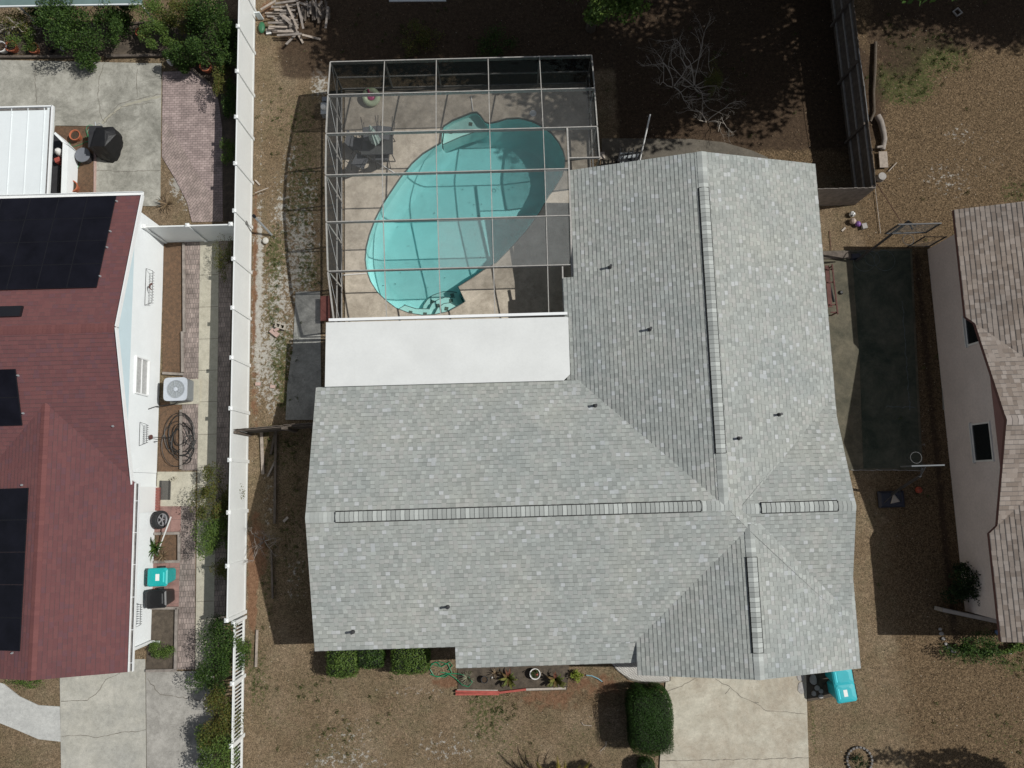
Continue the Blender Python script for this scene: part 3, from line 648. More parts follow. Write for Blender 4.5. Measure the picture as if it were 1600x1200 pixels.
# subdivided floor
for t in lt: bs.poly([lo[i] for i in t])
bso=bs.build('basin',m_plaster,pl,smooth=True)
cp=MB(); o1=H0; o2=shrink(H0,.035)
for i in range(len(H0)):
    j=(i+1)%len(H0); cp.poly([(o1[i].x,o1[i].y,.0435),(o1[j].x,o1[j].y,.0435),(o2[j].x,o2[j].y,.0435),(o2[i].x,o2[i].y,.0435)]); cp.poly([(o2[i].x,o2[i].y,.0435),(o2[j].x,o2[j].y,.0435),(o2[j].x,o2[j].y,-.06),(o2[i].x,o2[i].y,-.06)])
cp.build('coping',m_coping,pl)
def z1(x,y): return g(480+x/5.217,70+y/5.217,-.2)
def z3(x,y): return g(480+x/5.217,290+y/5.217,-.2)
def stepp(name,pts,z,m): 
    o=MB().prism(pts,-1.2,z).build(name,m,pl); e=MB(); n=len(pts)
    return o
b1=[z1(1103,800),z1(1250,735),z1(1465,663),z1(1430,600),z1(1375,556),z1(1300,575),z1(1190,620),z1(1118,668)]
stepp('bench_step',b1,-.36,m_step)
e=MB(); 
for a,b in((b1[0],b1[1]),(b1[1],b1[2])): e.bar(Vector((a.x,a.y,-.355)),Vector((b.x,b.y,-.355)),.03,.012)
def arc(pts,z): 
    for i in range(len(pts)-1): e.bar(Vector((pts[i].x,pts[i].y,z+.004)),Vector((pts[i+1].x,pts[i+1].y,z+.004)),.026,.012)
s1=[z3(925,995),z3(935,950),z3(965,905),z3(1015,865),z3(1090,838),z3(1160,833),z3(1215,845)]; stepp('step',s1+[z3(1270,945),z3(1235,975),z3(1030,1045),z3(930,1050)],-.75,m_step); arc(s1,-.75)
s2=[z3(985,995),z3(1010,945),z3(1060,912),z3(1120,893),z3(1200,897)]; stepp('step',s2+[z3(1245,975),z3(1150,1022),z3(1040,1047),z3(1000,1047)],-.55,m_step); arc(s2,-.55)
s3=[z3(1032,1046),z3(1060,990),z3(1110,955),z3(1165,947),z3(1232,985)]; stepp('step',s3+[z3(1150,1024)],-.35,m_step); arc(s3,-.35)
s4=[z3(727,1000),z3(790,963),z3(880,992),z3(985,993)]; stepp('bench_step',s4+[z3(1005,1046),z3(940,1052),z3(830,1035)],-.45,m_step); arc(s4,-.45)
e.build('step_edge_tile',m_coping,pl)
tl=MB()
for q,zz_ in [(z3(1175,868),-.74),(z3(1008,922),-.74),(z3(1058,962),-.54),(z3(1168,922),-.54),(z3(1133,997),-.34),(z3(955,1038),-.44),(z3(835,1025),-.44),(z1(1330,632),-.35),(z1(1168,697),-.35)]:
    tl.box((q.x,q.y,zz_),(.15,.15,.01),random.uniform(-.3,.3))
tl.build('accent_tile',m_tile,pl)
wm=bpy.data.materials.new('pool_water'); t=NT(wm); tr_=t.n('BsdfTransparent'); tr_.inputs[0].default_value=(.88,.97,.97,1); gl=t.n('BsdfGlossy'); gl.inputs['Roughness'].default_value=.04
fr_=t.n('Fresnel'); fr_.inputs[0].default_value=1.33; mx=t.n('MixShader'); t.l(fr_.outputs[0],mx.inputs[0]); t.l(tr_.outputs[0],mx.inputs[1]); t.l(gl.outputs[0],mx.inputs[2])
bp=t.n('Bump'); bp.inputs['Strength'].default_value=.15; bp.inputs['Distance'].default_value=.02; t.l(t.noise(t.n('NewGeometry').outputs['Position'],3,3,.5),bp.inputs['Height']); t.l(bp.outputs[0],gl.inputs['Normal'])
t.l(mx.outputs[0],[x for x in t.nt.nodes if x.type=='OUTPUT_MATERIAL'][0].inputs[0])
wt=MB()
for tr3 in tessellate_polygon([hole]):
    a,b,c=[hole[i] for i in tr3]
    if (b-a).cross(c-a).z<0: b,c=c,b
    wt.poly([(p.x,p.y,-.1) for p in(a,b,c)]); wt.poly([(p.x,p.y,-2.6) for p in(c,b,a)])
hs_=shrink(hole,-.004)
for i in range(len(hole)): a,b=hole[i],hole[(i+1)%len(hole)]; wt.poly([(a.x,a.y,-2.6),(b.x,b.y,-2.6),(b.x,b.y,-.1),(a.x,a.y,-.1)])
hw=wt.v; ctr_=sum((Vector(q) for q in hw),Vector())/len(hw)
wt.v=[(ctr_.x+(x-ctr_.x)*1.003,ctr_.y+(y-ctr_.y)*1.003,z) for x,y,z in hw]
v1=t.n('VolumeAbsorption'); v1.inputs['Color'].default_value=(.25,.82,.86,1); v1.inputs['Density'].default_value=.36; v2=t.n('VolumeScatter'); v2.inputs['Color'].default_value=(.22,.9,.92,1); v2.inputs['Density'].default_value=.15; va=t.n('AddShader'); t.l(v1.outputs[0],va.inputs[0]); t.l(v2.outputs[0],va.inputs[1]); t.l(va.outputs[0],[x for x in t.nt.nodes if x.type=='OUTPUT_MATERIAL'][0].inputs['Volume'])
bmw=bmesh.new(); wo=wt.build('water',wm,pl); bmw.from_mesh(wo.data); bmesh.ops.remove_doubles(bmw,verts=bmw.verts,dist=1e-5); bmesh.ops.recalc_face_normals(bmw,faces=bmw.faces); bmw.to_mesh(wo.data); bmw.free()
# leaves and dirt on the pool floor
db=MB()
for k in range(70):
    u=random.uniform(580,850); v=random.uniform(215,480); q=g(u,v,-.8)
    if (u-650)/200+(v-430)/250<-.9 or (u+v*1.15>1230): continue
    db.box((q.x,q.y,-.93-.7*max(0,min(1,(q.y-8.2)/5.))+.03),(random.uniform(.015,.06),random.uniform(.01,.03),.006),random.uniform(0,3))
o=db.build('pool_debris',m_soil,pl); o['kind']='stuff'
tag(MB().lathe(g(833,177,.04),[(.0,.0),(.14,.0),(.14,.012),(.12,.018),(.02,.02)],20).build('skimmer_lid',m_white),'round white plastic lid lying on deck north of the pool','lid')
MB().torus(g(779.5,293,-1.3),.08,.012,16,6).build('floor_drain',m_step,pl)
MB().torus(g(866.5,220,-.7),.10,.02,16,6,M=Matrix.Rotation(R(60),3,'Y')).build('pool_light',m_metal,pl)
# cage
cg=thing('pool_cage','cream aluminium framed screen enclosure over the swimming pool','pool enclosure',(-1.5,11.3,0))
YR=[16.5,14.94,13.25,11.6,9.85,8.05,6.28]; ZR=[2.12,2.5,2.78,2.85,2.7,2.45,2.12]
XC=[-6.47,-4.37,-2.36,-.35,1.65,3.68]; XI=2.55
def nb(a,b,w=.055,h=.09,nm='beam'):
    MB().bar(a,b,w,h).build(nm,m_alu,cg)
for i,(y,z) in enumerate(zip(YR,ZR)):
    x0=XC[0] if i<6 else -6.32
    x1=3.68 if i<3 else XI
    if i==6: x1=2.2
    nb((x0,y,z-.05),(x1,y,z-.05),.034,.2)
# extra step at the north-east bay
ys_=12.03; zs_=2.8
nb((XI,ys_,zs_),(3.72,ys_,2.78),.036,.14)
for j,x in enumerate(XC):
    for i in range(6):
        if j==5 and i>=3: continue
        a=(x,YR[i]-.03,ZR[i]); b=(x,YR[i+1]+.03,ZR[i+1])
        if j==5 and i==2: b=(x+.03,ys_,zs_)
        if j==0 and i==5: b=(-6.32,YR[6],ZR[6])
        w_=.045 if j in(0,5) else .03
        nb(a,b,w_,.1 if j in (0,5) else .05,'purlin')
for i in range(2,6):
    if i==2: a=(XI,13.22,2.79); b=(XI,YR[3],ZR[3])
    else: a=(XI,YR[i],ZR[i]); b=(XI,YR[i+1],ZR[i+1])
    if i==5: b=(XI,7.56,2.36)
    nb(a,b,.06,.1,'purlin')
nb((XI,7.56,2.36),(2.2,7.56,2.36),.06,.1,'purlin'); nb((2.2,8.0,2.44),(2.2,6.28,2.12),.05,.1,'purlin')
# posts
for j,x in enumerate(XC): nb((x,16.5,.04),(x,16.5,2.06),.06,.06,'post')
for i in range(1,6): nb((-6.47,YR[i],.04),(-6.47,YR[i],ZR[i]-.06),.06,.06,'post')
nb((-6.4,6.32,.04),(-6.4,6.32,2.06),.06,.06,'post')
for i in (1,2): nb((3.68,YR[i],.04),(3.68,YR[i],ZR[i]-.06),.06,.06,'post')
nb((3.71,ys_,.04),(3.71,ys_,2.72),.06,.06,'post')
for zz_ in (.12,1.0): 
    nb((-6.47,16.5,zz_),(-6.47,6.3,zz_),.05,.05,'rail'); nb((-6.47,16.5,zz_),(3.68,16.5,zz_),.05,.05,'rail'); nb((3.69,16.5,zz_),(3.69,12.03,zz_),.05,.05,'rail')
for i in range(0,6): # cable braces
    MB().tube([(-6.45,YR[i],ZR[i]-.05),(-6.45,YR[i+1],.1)],.006,4).build('brace_cable',m_white,cg)
m_scr=screenmat('roof_screen',.14,(.20,.205,.20)); m_scrd=screenmat('dusty_roof_screen',.32,(.33,.34,.33)); m_scrw=screenmat('wall_screen',.6,(.012,.013,.015)); m_scrn=screenmat('sloped_screen',.6,(.006,.008,.008))
for i in range(6):
    for j in range(5):
        x0,x1=XC[j],XC[j+1]
        if i==5: continue
        if i==4 and j==1: continue
        if j==4 and i>=3: x1=XI
        if i==2 and j==4:
            y1=YR[3]; q=[(x0,YR[2],ZR[2]),(3.7,YR[2],ZR[2]),(3.7,ys_,2.8),(XI,ys_,2.8),(XI,YR[3],ZR[3]),(x0,YR[3],ZR[3])]
        else: q=[(x0,YR[i],ZR[i]),(x1,YR[i],ZR[i]),(x1,YR[i+1],ZR[i+1]),(x0,YR[i+1],ZR[i+1])]
        mb=MB(); mb.poly(q); 
        mt=m_scrn if i==0 else (m_scrd if (i,j) in ((4,2),(4,3),(4,4),(3,4)) else m_scr)
        mb.build('screen_panel',mt,cg)
for j in range(5): mb=MB(); mb.poly([(XC[j],16.5,.04),(XC[j+1],16.5,.04),(XC[j+1],16.5,2.12),(XC[j],16.5,2.12)]); mb.build('screen_panel',m_scrw,cg)
for i in range(6): mb=MB(); mb.poly([(-6.47,YR[i],.04),(-6.47,YR[i+1],.04),(-6.47,YR[i+1],ZR[i+1]),(-6.47,YR[i],ZR[i])]); mb.build('screen_panel',m_scrw,cg)
for i in range(3):
    y1=YR[i+1] if i<2 else ys_; z_1=ZR[i+1] if i<2 else 2.8
    mb=MB(); mb.poly([(3.68,YR[i],.04),(3.68,y1,.04),(3.68,y1,z_1),(3.68,YR[i],ZR[i])]); mb.build('screen_panel',m_scrw,cg)

# ---------------------------------------------------------------- left neighbour
lh=thing('house','white stucco house with maroon shingle roof and black solar panels','house',(-16,3,0))
LRY=5.8; LZ=4.1; LE=2.6; lsl=(LZ-LE)/(11.1-LRY); LS=LRY-(LZ-LE)/lsl; XRk=-13.35; XFW=-28
FX=-16.05; FE=-13.22; FZ=LE+lsl*(FE-FX); FS=-5.93
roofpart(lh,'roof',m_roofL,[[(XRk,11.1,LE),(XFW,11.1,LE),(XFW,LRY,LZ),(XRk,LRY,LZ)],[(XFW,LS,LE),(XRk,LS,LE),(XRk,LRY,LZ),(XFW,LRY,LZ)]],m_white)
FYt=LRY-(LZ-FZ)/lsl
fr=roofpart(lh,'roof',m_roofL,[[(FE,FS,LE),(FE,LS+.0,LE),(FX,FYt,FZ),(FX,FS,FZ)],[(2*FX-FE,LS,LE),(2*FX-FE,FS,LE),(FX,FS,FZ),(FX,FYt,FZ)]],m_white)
caps((XRk,LRY,LZ),(XFW,LRY,LZ),.15,lsl,.016).build('ridge_cap',m_capL,lh); caps((FX,FS,FZ),(FX,FYt,FZ),.15,lsl,.016).build('ridge_cap',m_capL,lh)
rk=MB()
rk.bar((XRk+.02,11.14,LE-.02),(XRk+.02,LRY,LZ),.04,.18); rk.bar((XRk+.02,LS-.03,LE-.02),(XRk+.02,LRY,LZ),.04,.18); rk.build('rake_board',m_white,lh)
rk=MB(); rk.box((-20,11.19,LE-.03),(13.4,.13,.03)); rk.box((-20,11.25,LE),(13.4,.015,.12)); rk.box((-20,11.12,LE),(13.4,.015,.12)); rk.build('gutter',m_white,lh)
gt=MB(); gt.box((FE+.07,(FS+LS)/2,LE-.06),(.13,LS-FS-.05,.03)); gt.build('gutter',m_gutter,lh)
gt=MB(); gt.box((FE+.006,(FS+LS)/2,LE-.0),(.014,LS-FS-.02,.13)); gt.box((FE+.14,(FS+LS)/2,LE-.02),(.016,LS-FS-.02,.12))
for k in range(7): gt.box((FE+.072,FS+.3+k*1.1,LE+.02),(.118,.02,.02))
gt.build('gutter_rim',m_white,lh)
ds=MB(); q=g(216,1020,.0); ds.tube([(FE+.05,FS+.45,LE-.08),(FE+.0,FS+.5,LE-.25),(-13.6,FS+.55,LE-.55),(-13.58,FS+.55,.2),(-13.3,FS+.5,.08)],.045,8); ds.build('downspout',m_white,lh,smooth=True)
WX=-13.66
wl=MB(); wl.prism([(WX,LS+.4),(WX,10.7),(-27.5,10.7),(-27.5,LS+.4)],0,2.5); wl.prism([(WX-.01,FS+.45),(WX-.01,LS+.39),(-18.5,LS+.39),(-18.5,FS+.45)],0,2.499); wl.build('wall',m_stucL,lh)
prism_tri('gable',m_blue,lh,'x',WX,LS+.25,10.85,2.5,LZ-.2,.1)
prism_tri('gable',m_white,lh,'y',FS+.5,-18.6,-13.5,2.5,FZ-.16,.1)
for k in range(1,6): pass
# arched entry and step
MB().box((WX+.03,-.1,1.05),(.05,.95,2.1)).build('side_door',m_white,lh)
ac=MB(); 
for k in range(8): ac.box((WX+.1,-.48+k*.11,.1),(.2,.1,.14))
ac.build('brick_step',m_brickred,lh)
# windows on the east wall
wa=onx(209,588,WX); wb=onx(230,588,WX); m_curt=M_('curtain',(.42,.42,.41),.8,.2,9)
window(lh,(WX,(onx(218,558,WX).y+onx(218,617,WX).y)/2,1.55),1.35,.95,'x',1,glass=m_curt,depth=.07)
# solar arrays
def onroof(u,v): 
    def f(x,y):
        z=LZ-lsl*abs(y-LRY); 
        if y<FYt+.01: z=max(z,FZ-lsl*abs(x-FX))
        return z
    return onz(u,v,f)
def spanel(a,b,c,d,n=Vector((0,0,1)),lift=.1):
    a,b,c,d=[Vector(p)+Vector((0,0,lift)) for p in(a,b,c,d)]; t=Vector((0,0,.035))
    cen=(a+b+c+d)/4; s=.992; A=[cen+(p-cen)*s for p in(a,b,c,d)]
    m=MB(); m.loft([[p-t for p in A],A]); o=m.build('solar_panel',m_solarfr,lh)
    A2=[cen+(p-cen)*.965+Vector((0,0,.003)) for p in(a,b,c,d)]; m=MB(); m.poly(A2); m.build('cell_glass',m_solar,o)
    m=MB()
    for f in(.5,):
        m.bar(A2[0].lerp(A2[1],f)+Vector((0,0,.002)),A2[3].lerp(A2[2],f)+Vector((0,0,.002)),.008,.002)
tr0=onroof(184,307); bl0=onroof(153,450); x1=(tr0.x+bl0.x)/2; y1=tr0.y; y0=bl0.y; pw=1.05
zN=lambda y: LZ-lsl*abs(y-LRY)
for r_ in range(4):
    for c_ in range(5):
        ya=y1-(y1-y0)*r_/4; yb=y1-(y1-y0)*(r_+1)/4; xa=x1-c_*pw; xb=xa-pw
        spanel((xb,yb,zN(yb)),(xa,yb,zN(yb)),(xa,ya,zN(ya)),(xb,ya,zN(ya)))
a=onroof(38,479); b=onroof(38,495); 
MB().loft([[Vector((x,y,zN(y)+z)) for x,y in((a.x,a.y),(a.x-2.4,a.y),(a.x-2.4,b.y),(a.x,b.y))] for z in(0,.14)]).build('roof_box_vent',m_solarfr,lh)
a=onroof(27,577); b=onroof(38,665)
for r_ in range(2):
    ya=a.y-(a.y-b.y)*r_/2; yb=a.y-(a.y-b.y)*(r_+1)/2
    for c_ in range(2): spanel((a.x-(c_+1)*1.7,yb,zN(yb)),(a.x-c_*1.7,yb,zN(yb)),(a.x-c_*1.7,ya,zN(ya)),(a.x-(c_+1)*1.7,ya,zN(ya)))
a=onroof(45,762); b=onroof(36,1017); zF=lambda x: FZ-lsl*abs(x-FX)
for r_ in range(5):
    ya=a.y-(a.y-b.y)*r_/5; yb=a.y-(a.y-b.y)*(r_+1)/5
    x0=(a.x+b.x)/2; x1=x0-1.75; spanel((x1,yb,zF(x1)),(x0,yb,zF(x0)),(x0,ya,zF(x0)),(x1,ya,zF(x1)))
for (u,v) in [(183,315),(173,362),(168,387),(157,432),(29,587),(37,646),(177,666),(35,758),(20,1020)]:
    p=onroof(u,v); MB().lathe(p,[(.04,-.02),(.04,.06),(.02,.1)],8).build('conduit_bracket',m_metal,lh,smooth=True)
# aluminium carport roof on the left neighbour
cpz=2.45
cpt=thing('patio_cover','white ribbed aluminium patio cover behind the maroon roof house','patio cover',(-19,13,0))
A=g(84,166,cpz); B=g(72,303,cpz); xr=A.x; yt=A.y; yb=B.y-.05
m=MB(); m.box(((xr-25)/2,(yt+yb)/2,cpz-.05),(xr+25,yt-yb,.06)); po=m.build('roof_panel',m_panL,cpt)
m=MB()
for k in range(0,14): m.box((xr-.35-k*.62,(yt+yb)/2,cpz-.012),(.03,yt-yb-.1,.022))
m.build('panel_rib',m_panL,po)
m=MB(); m.box((xr-.03,(yt+yb)/2,cpz+.0),(.06,yt-yb+.02,.12)); m.box(((xr-25)/2,yt-.01,cpz+.0),(xr+25-.08,.05,.12)); m.build('edge_beam',m_white,cpt)
m=MB(); m.box((xr-.12,(yt+yb)/2,cpz-.014),(.06,yt-yb-.12,.02)); m.box(((xr-25)/2-.1,yt-.09,cpz-.014),(xr+25-.3,.08,.02)); m.build('roof_gutter',m_gutter,cpt)
m=MB()
for x in(xr-3.2,xr-6.3): m.box((x,yt-.1,1.2),(.09,.09,2.4))
m.build('post',m_white,cpt)
# low white planter wall beside it
lw=thing('screen_room_base','low white wall with open dark porch behind it','low wall',(-16.5,12,0))
m=MB(); 
m.prism([g(107,228,.75),g(103.5,305,.75),g(95,305,.75),g(98,222,.75)],0,.75); m.prism([g(97,222,.76),g(106,226,.76),g(86,206,.76),g(84,209,.76)],0,.76); m.build('wall',m_stucL,lw)
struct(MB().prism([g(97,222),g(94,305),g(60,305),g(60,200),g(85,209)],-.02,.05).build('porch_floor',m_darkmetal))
q=g(89,235,.5); tag(MB().lathe((q.x,q.y,.05),[(.12,0),(.16,.2),(.13,.42),(.05,.5)],14).build('porch_lantern',m_pot,smooth=True),'white rounded porch ornament beside the aluminium cover','ornament')
q=g(90,250,.3); tag(MB().box((q.x,q.y,.2),(.22,.2,.3),.4).build('red_box',m_red,bevel=.02),'small red box standing on the dark porch floor','box')
m_win=None

# wall baskets
def wallbasket(v0,v1,uc,label,orn=False):
    a=onx(uc,v0,WX+.05); b=onx(uc,v1,WX+.05); y0,y1=sorted((a.y,b.y)); z=(a.z+b.z)/2; n=12 if y1-y0>1 else 9
    r=thing('wall_basket',label,'wire basket',(WX,(y0+y1)/2,z),'wire planter baskets on the white wall')
    m=MB()
    m.bar((WX+.02,y0,z+.18),(WX+.02,y1,z+.18),.012); m.bar((WX+.28,y0+.1,z+.18),(WX+.28,y1-.1,z+.18),.014); m.bar((WX+.02,y0,z+.18),(WX+.28,y0+.1,z+.18),.014); m.bar((WX+.02,y1,z+.18),(WX+.28,y1-.1,z+.18),.014); m.build('rim',m_darkmetal,r)
    m=MB()
    for k in range(n):
        y=y0+.12+(y1-y0-.24)*k/(n-1); m.tube([(WX+.28,y,z+.18),(WX+.26,y,z+.0),(WX+.15,y,z-.1),(WX+.02,y,z-.08)],.006,4)
    m.build('wire',m_darkmetal,r)
    if orn:
        m=MB(); m.tube([(WX+.28,(y0+y1)/2+.12,z+.2),(WX+.2,(y0+y1)/2+.04,z+.22),(WX+.2,(y0+y1)/2-.06,z+.22),(WX+.28,(y0+y1)/2-.14,z+.2)],.04,6,.015); m.build('rust_ornament',m_woodr,r)
wallbasket(421,479,232,'longest wire wall basket with rust brown ornament, near the vinyl fence return',True)
wallbasket(660,697,223,'short wire wall basket beside the coiled black hose')
wallbasket(940,980,213,'wire wall basket under the gutter beside the black bin')

# ---------------------------------------------------------------- right neighbour
rh=thing('house','house at right edge with brown shingle roof and pinkish stucco wall','house',(20,2,0))
RE=3.2; RXE=16.48; rs=.315; RWX=17.2; RGX=16.74; GYc=1.71; GZr=4.4; hh=(GZr-RE)/rs
a=g(1490,327,RE); b=g(1565,1003,RE); RNY=a.y-.02; RSY=b.y
big=5.5
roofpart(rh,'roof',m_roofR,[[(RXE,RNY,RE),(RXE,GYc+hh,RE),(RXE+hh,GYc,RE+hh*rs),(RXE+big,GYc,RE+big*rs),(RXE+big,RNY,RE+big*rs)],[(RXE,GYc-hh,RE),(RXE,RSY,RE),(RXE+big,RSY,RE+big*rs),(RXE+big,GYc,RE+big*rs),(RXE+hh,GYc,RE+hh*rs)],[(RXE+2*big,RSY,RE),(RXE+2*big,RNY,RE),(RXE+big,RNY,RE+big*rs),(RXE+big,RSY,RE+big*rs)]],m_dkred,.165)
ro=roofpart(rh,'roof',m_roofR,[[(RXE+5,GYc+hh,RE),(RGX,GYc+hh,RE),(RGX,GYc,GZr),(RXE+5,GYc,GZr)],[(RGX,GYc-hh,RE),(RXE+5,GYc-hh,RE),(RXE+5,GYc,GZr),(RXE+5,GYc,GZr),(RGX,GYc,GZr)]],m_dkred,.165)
caps((RGX,GYc,GZr),(RXE+4,GYc,GZr),.16,rs,.016,.19).build('ridge_cap',m_capR,rh)
# the long slope is cut away in front of the west gable: its eave only shows north and south of it
m=MB(); m.prism([(RWX,RSY+.5),(RWX+9.6,RSY+.5),(RWX+9.6,RNY-.5),(RWX,RNY-.5)],0,3.12); m.build('wall',m_stucR,rh)
prism_tri('gable',m_maroon,rh,'x',RWX,GYc-hh+.3,GYc+hh-.3,3.12,GZr-.2,.08)
p0=onx(1537,661,RWX); p1=onx(1537,720,RWX)
m_winR=M_('window_dark',(.012,.014,.015),.1,.1)
def window2(par,y0,y1,z0,z1,X):
    w=MB(); 
    for z in(z0,z1): w.box((X-.02,(y0+y1)/2,z),(.05,abs(y1-y0)+.08,.06))
    for y in(y0,y1): w.box((X-.02,y,(z0+z1)/2),(.046,.06,z1-z0-.06))
    w.box((X-.05,(y0+y1)/2,z0-.05),(.1,abs(y1-y0)+.14,.05))
    o=w.build('window',m_pot,par); MB().box((X-.012,(y0+y1)/2,(z0+z1)/2),(.02,abs(y1-y0)-.06,z1-z0-.06)).build('pane',m_winR,o)
za=onx(1522,690,RWX).z; zb=onx(1550,690,RWX).z
window2(rh,p1.y,p0.y,min(za,zb),max(za,zb),RWX)
p0=onx(1519,492,RWX); p1=onx(1519,538,RWX); za=onx(1511,515,RWX).z; window2(rh,p1.y,p0.y,za,za+1.0,RWX)

# ---------------------------------------------------------------- vinyl fences
def vinyl(name,label,a,b,h,n,solid=True,cat='fence'):
    a=Vector(a);b=Vector(b); r=thing(name,label,cat,tuple(a.lerp(b,.5))); d=(b-a)/n; u=d.normalized(); rz=math.atan2(u.y,u.x)
    for i in range(n+1):
        p=a+d*i; m=MB(); m.box(p+Vector((0,0,h/2)),(.127,.127,h),rz); po=m.build('post',m_vinyl,r)
        m=MB(); c=p+Vector((0,0,h)); m.box(c+Vector((0,0,.012)),(.15,.15,.024),rz); Q=Matrix.Rotation(rz,3,'Z'); m.loft([[c+Q@Vector((x*s,y*s,z)) for x,y in((-1,-1),(1,-1),(1,1),(-1,1))] for s,z in((.07,.024),(.01,.06))]); m.build('post_cap',m_vinyl,po)
    for i in range(n):
        p=a+d*i+u*.064; q=a+d*(i+1)-u*.064
        for z in ((.1,h-.12) if solid else (.15,h-.15)):
            m=MB(); m.bar(p+Vector((0,0,z)),q+Vector((0,0,z)),.05,.14); m.build('rail',m_vinyl,r)
        if solid:
            m=MB(); m.bar(p+Vector((0,0,h/2)),q+Vector((0,0,h/2)),.024,h-.36)
            m.build('panel',m_vinyl,r)
        else:
            L=(q-p).length; k=int(L/.125)
            for j in range(k):
                c=p+u*(L*(j+.5)/k); m=MB(); m.box(c+Vector((0,0,h/2+.0)),(.05,.022,h-.42),rz); m.build('picket',m_vinyl,r)
    return r
FXX=-10.14
vinyl('privacy_fence','long solid white vinyl privacy fence between maroon and grey houses',(FXX,-4.42,0),(FXX,22.0,0),1.95,14)
vinyl('picket_fence','lower white vinyl fence with open slats toward the street',(FXX+.0,-4.62-0,0),(FXX,-13.1,0),1.25,4,False)
vinyl('privacy_fence','short white vinyl fence return meeting the white stucco wall',(-13.58,10.17,0),(FXX-.15,10.17,0),1.9,2)

# ---------------------------------------------------------------- wooden fences
def board_fence(name,label,a,b,h,mat,bw=.14,side=1,rails=3,cat='fence',railmat=None,group=None,maxb=95):
    a=Vector(a);b=Vector(b); r=thing(name,label,cat,tuple(a.lerp(b,.5)),group); L=(b-a).length; u=(b-a).normalized(); s=Vector((-u.y,u.x,0))*side; n=min(maxb,int(L/bw)); bw=L/n
    for i in range(n):
        m=MB(); hh_=h+random.uniform(-.025,.025); c=a+u*(bw*(i+.5)); k=Matrix.Rotation(math.atan2(u.y,u.x)+random.uniform(-.02,.02),3,'Z')
        m.box(c+Vector((0,0,hh_/2))+s*(.007*(i%2)+random.uniform(0,.003)),(bw+.004,.018,hh_),M=k); m.build('board',mat,r)
    for j in range(rails):
        z=.3+(h-.55)*j/max(1,rails-1); m=MB(); m.bar(a+s*.035+Vector((0,0,z)),b+s*.035+Vector((0,0,z)),.045,.09); m.build('rail',railmat or mat,r)
    k=max(2,int(L/2.4)+1)
    for j in range(k):
        c=a.lerp(b,j/(k-1))+s*.1; m=MB(); m.box(c+Vector((0,0,h/2-.05)),(.09,.09,h-.1)); m.build('post',mat,r)
    return r
fc=g(1336,319.5)
board_fence('wooden_fence','tall dark weathered wooden fence dividing the two back yards',(fc.x,fc.y+.05,0),(fc.x-.35,24,0),1.85,m_woodd,side=1,railmat=m_stone)
board_fence('wooden_fence','short brown wooden fence from grey roof to long fence corner',(11.4,fc.y-.02,0),(fc.x-.02,fc.y-.02,0),1.85,m_wood,side=1,rails=2)
gb=g(391,676)
board_fence('wooden_fence','leaning dark wooden fence between vinyl fence and grey house',(gb.x+.0,gb.y,0),(gb.x+1.75,gb.y+.1,0),1.8,m_woodd,side=-1,rails=2)
board_fence('wooden_gate','weathered wooden side gate beside the grey roof west edge',(gb.x+1.8,gb.y+.12,0),(-6.55,gb.y+.2,0),1.75,m_woodd,side=-1,rails=2,cat='gate')

# ---------------------------------------------------------------- vegetation helpers
def leafmesh(name,P,Nn,size,mat,parent=None,asp=.5,w=True):
    n=len(P); up=RNG.normal(size=(n,3)); up-= (up*Nn).sum(1,keepdims=True)*Nn; up/=np.linalg.norm(up,axis=1,keepdims=True)+1e-9
    sd_=np.cross(Nn,up); s=size*RNG.uniform(.6,1.3,(n,1))
    A=P-up*s*.5; B=P+sd_*s*asp*.5+Nn*s*.08; Cq=P+up*s*.5; D=P-sd_*s*asp*.5+Nn*s*.08
    V=np.stack([A,B,Cq,D],1).reshape(-1,3); off=np.array(rootloc(parent)) if parent and w else np.zeros(3)
    me=bpy.data.meshes.new(name); me.vertices.add(4*n); me.loops.add(4*n); me.polygons.add(n)
    me.vertices.foreach_set('co',(V-off).astype(np.float32).ravel()); me.loops.foreach_set('vertex_index',np.arange(4*n,dtype=np.int32)); me.polygons.foreach_set('loop_start',np.arange(0,4*n,4,dtype=np.int32)); 
    me.update(calc_edges=True); me.validate(); me.materials.append(mat); o=bpy.data.objects.new(name,me); C.objects.link(o)
    if parent: o.parent=parent
    return o
def norms(n,upw=.8):
    a=RNG.normal(size=(n,3)); a[:,2]=np.abs(a[:,2])+upw; return a/np.linalg.norm(a,axis=1,keepdims=True)
m_lg=leafmat('shrub_leaves',[(.014,.03,.006),(.028,.06,.011),(.05,.10,.018),(.09,.15,.028)])
m_ly=leafmat('yellowing_leaves',[(.05,.06,.015),(.09,.10,.02),(.10,.12,.025),(.16,.13,.03),(.06,.10,.02),(.14,.08,.03)])
m_ld=leafmat('dark_leaves',[(.008,.018,.006),(.015,.035,.009),(.03,.06,.015)])
m_lh=leafmat('hedge_leaves',[(.014,.038,.005),(.024,.06,.008),(.036,.082,.012)],.15)
m_lb=leafmat('bright_leaves',[(.05,.09,.02),(.09,.15,.03),(.14,.2,.04)])
m_brom=leafmat('bromeliad_leaves',[(.18,.17,.04),(.10,.13,.03),(.20,.07,.05)])
m_lime=leafmat('lime_leaves',[(.28,.32,.05),(.2,.26,.04)])
m_dry=leafmat('dead_leaves',[(.07,.045,.025),(.13,.09,.05),(.2,.14,.08),(.3,.22,.14)],.1)
m_blade=leafmat('grass_blades',[(.05,.06,.02),(.07,.10,.025),(.12,.12,.05),(.17,.14,.08)],.2)
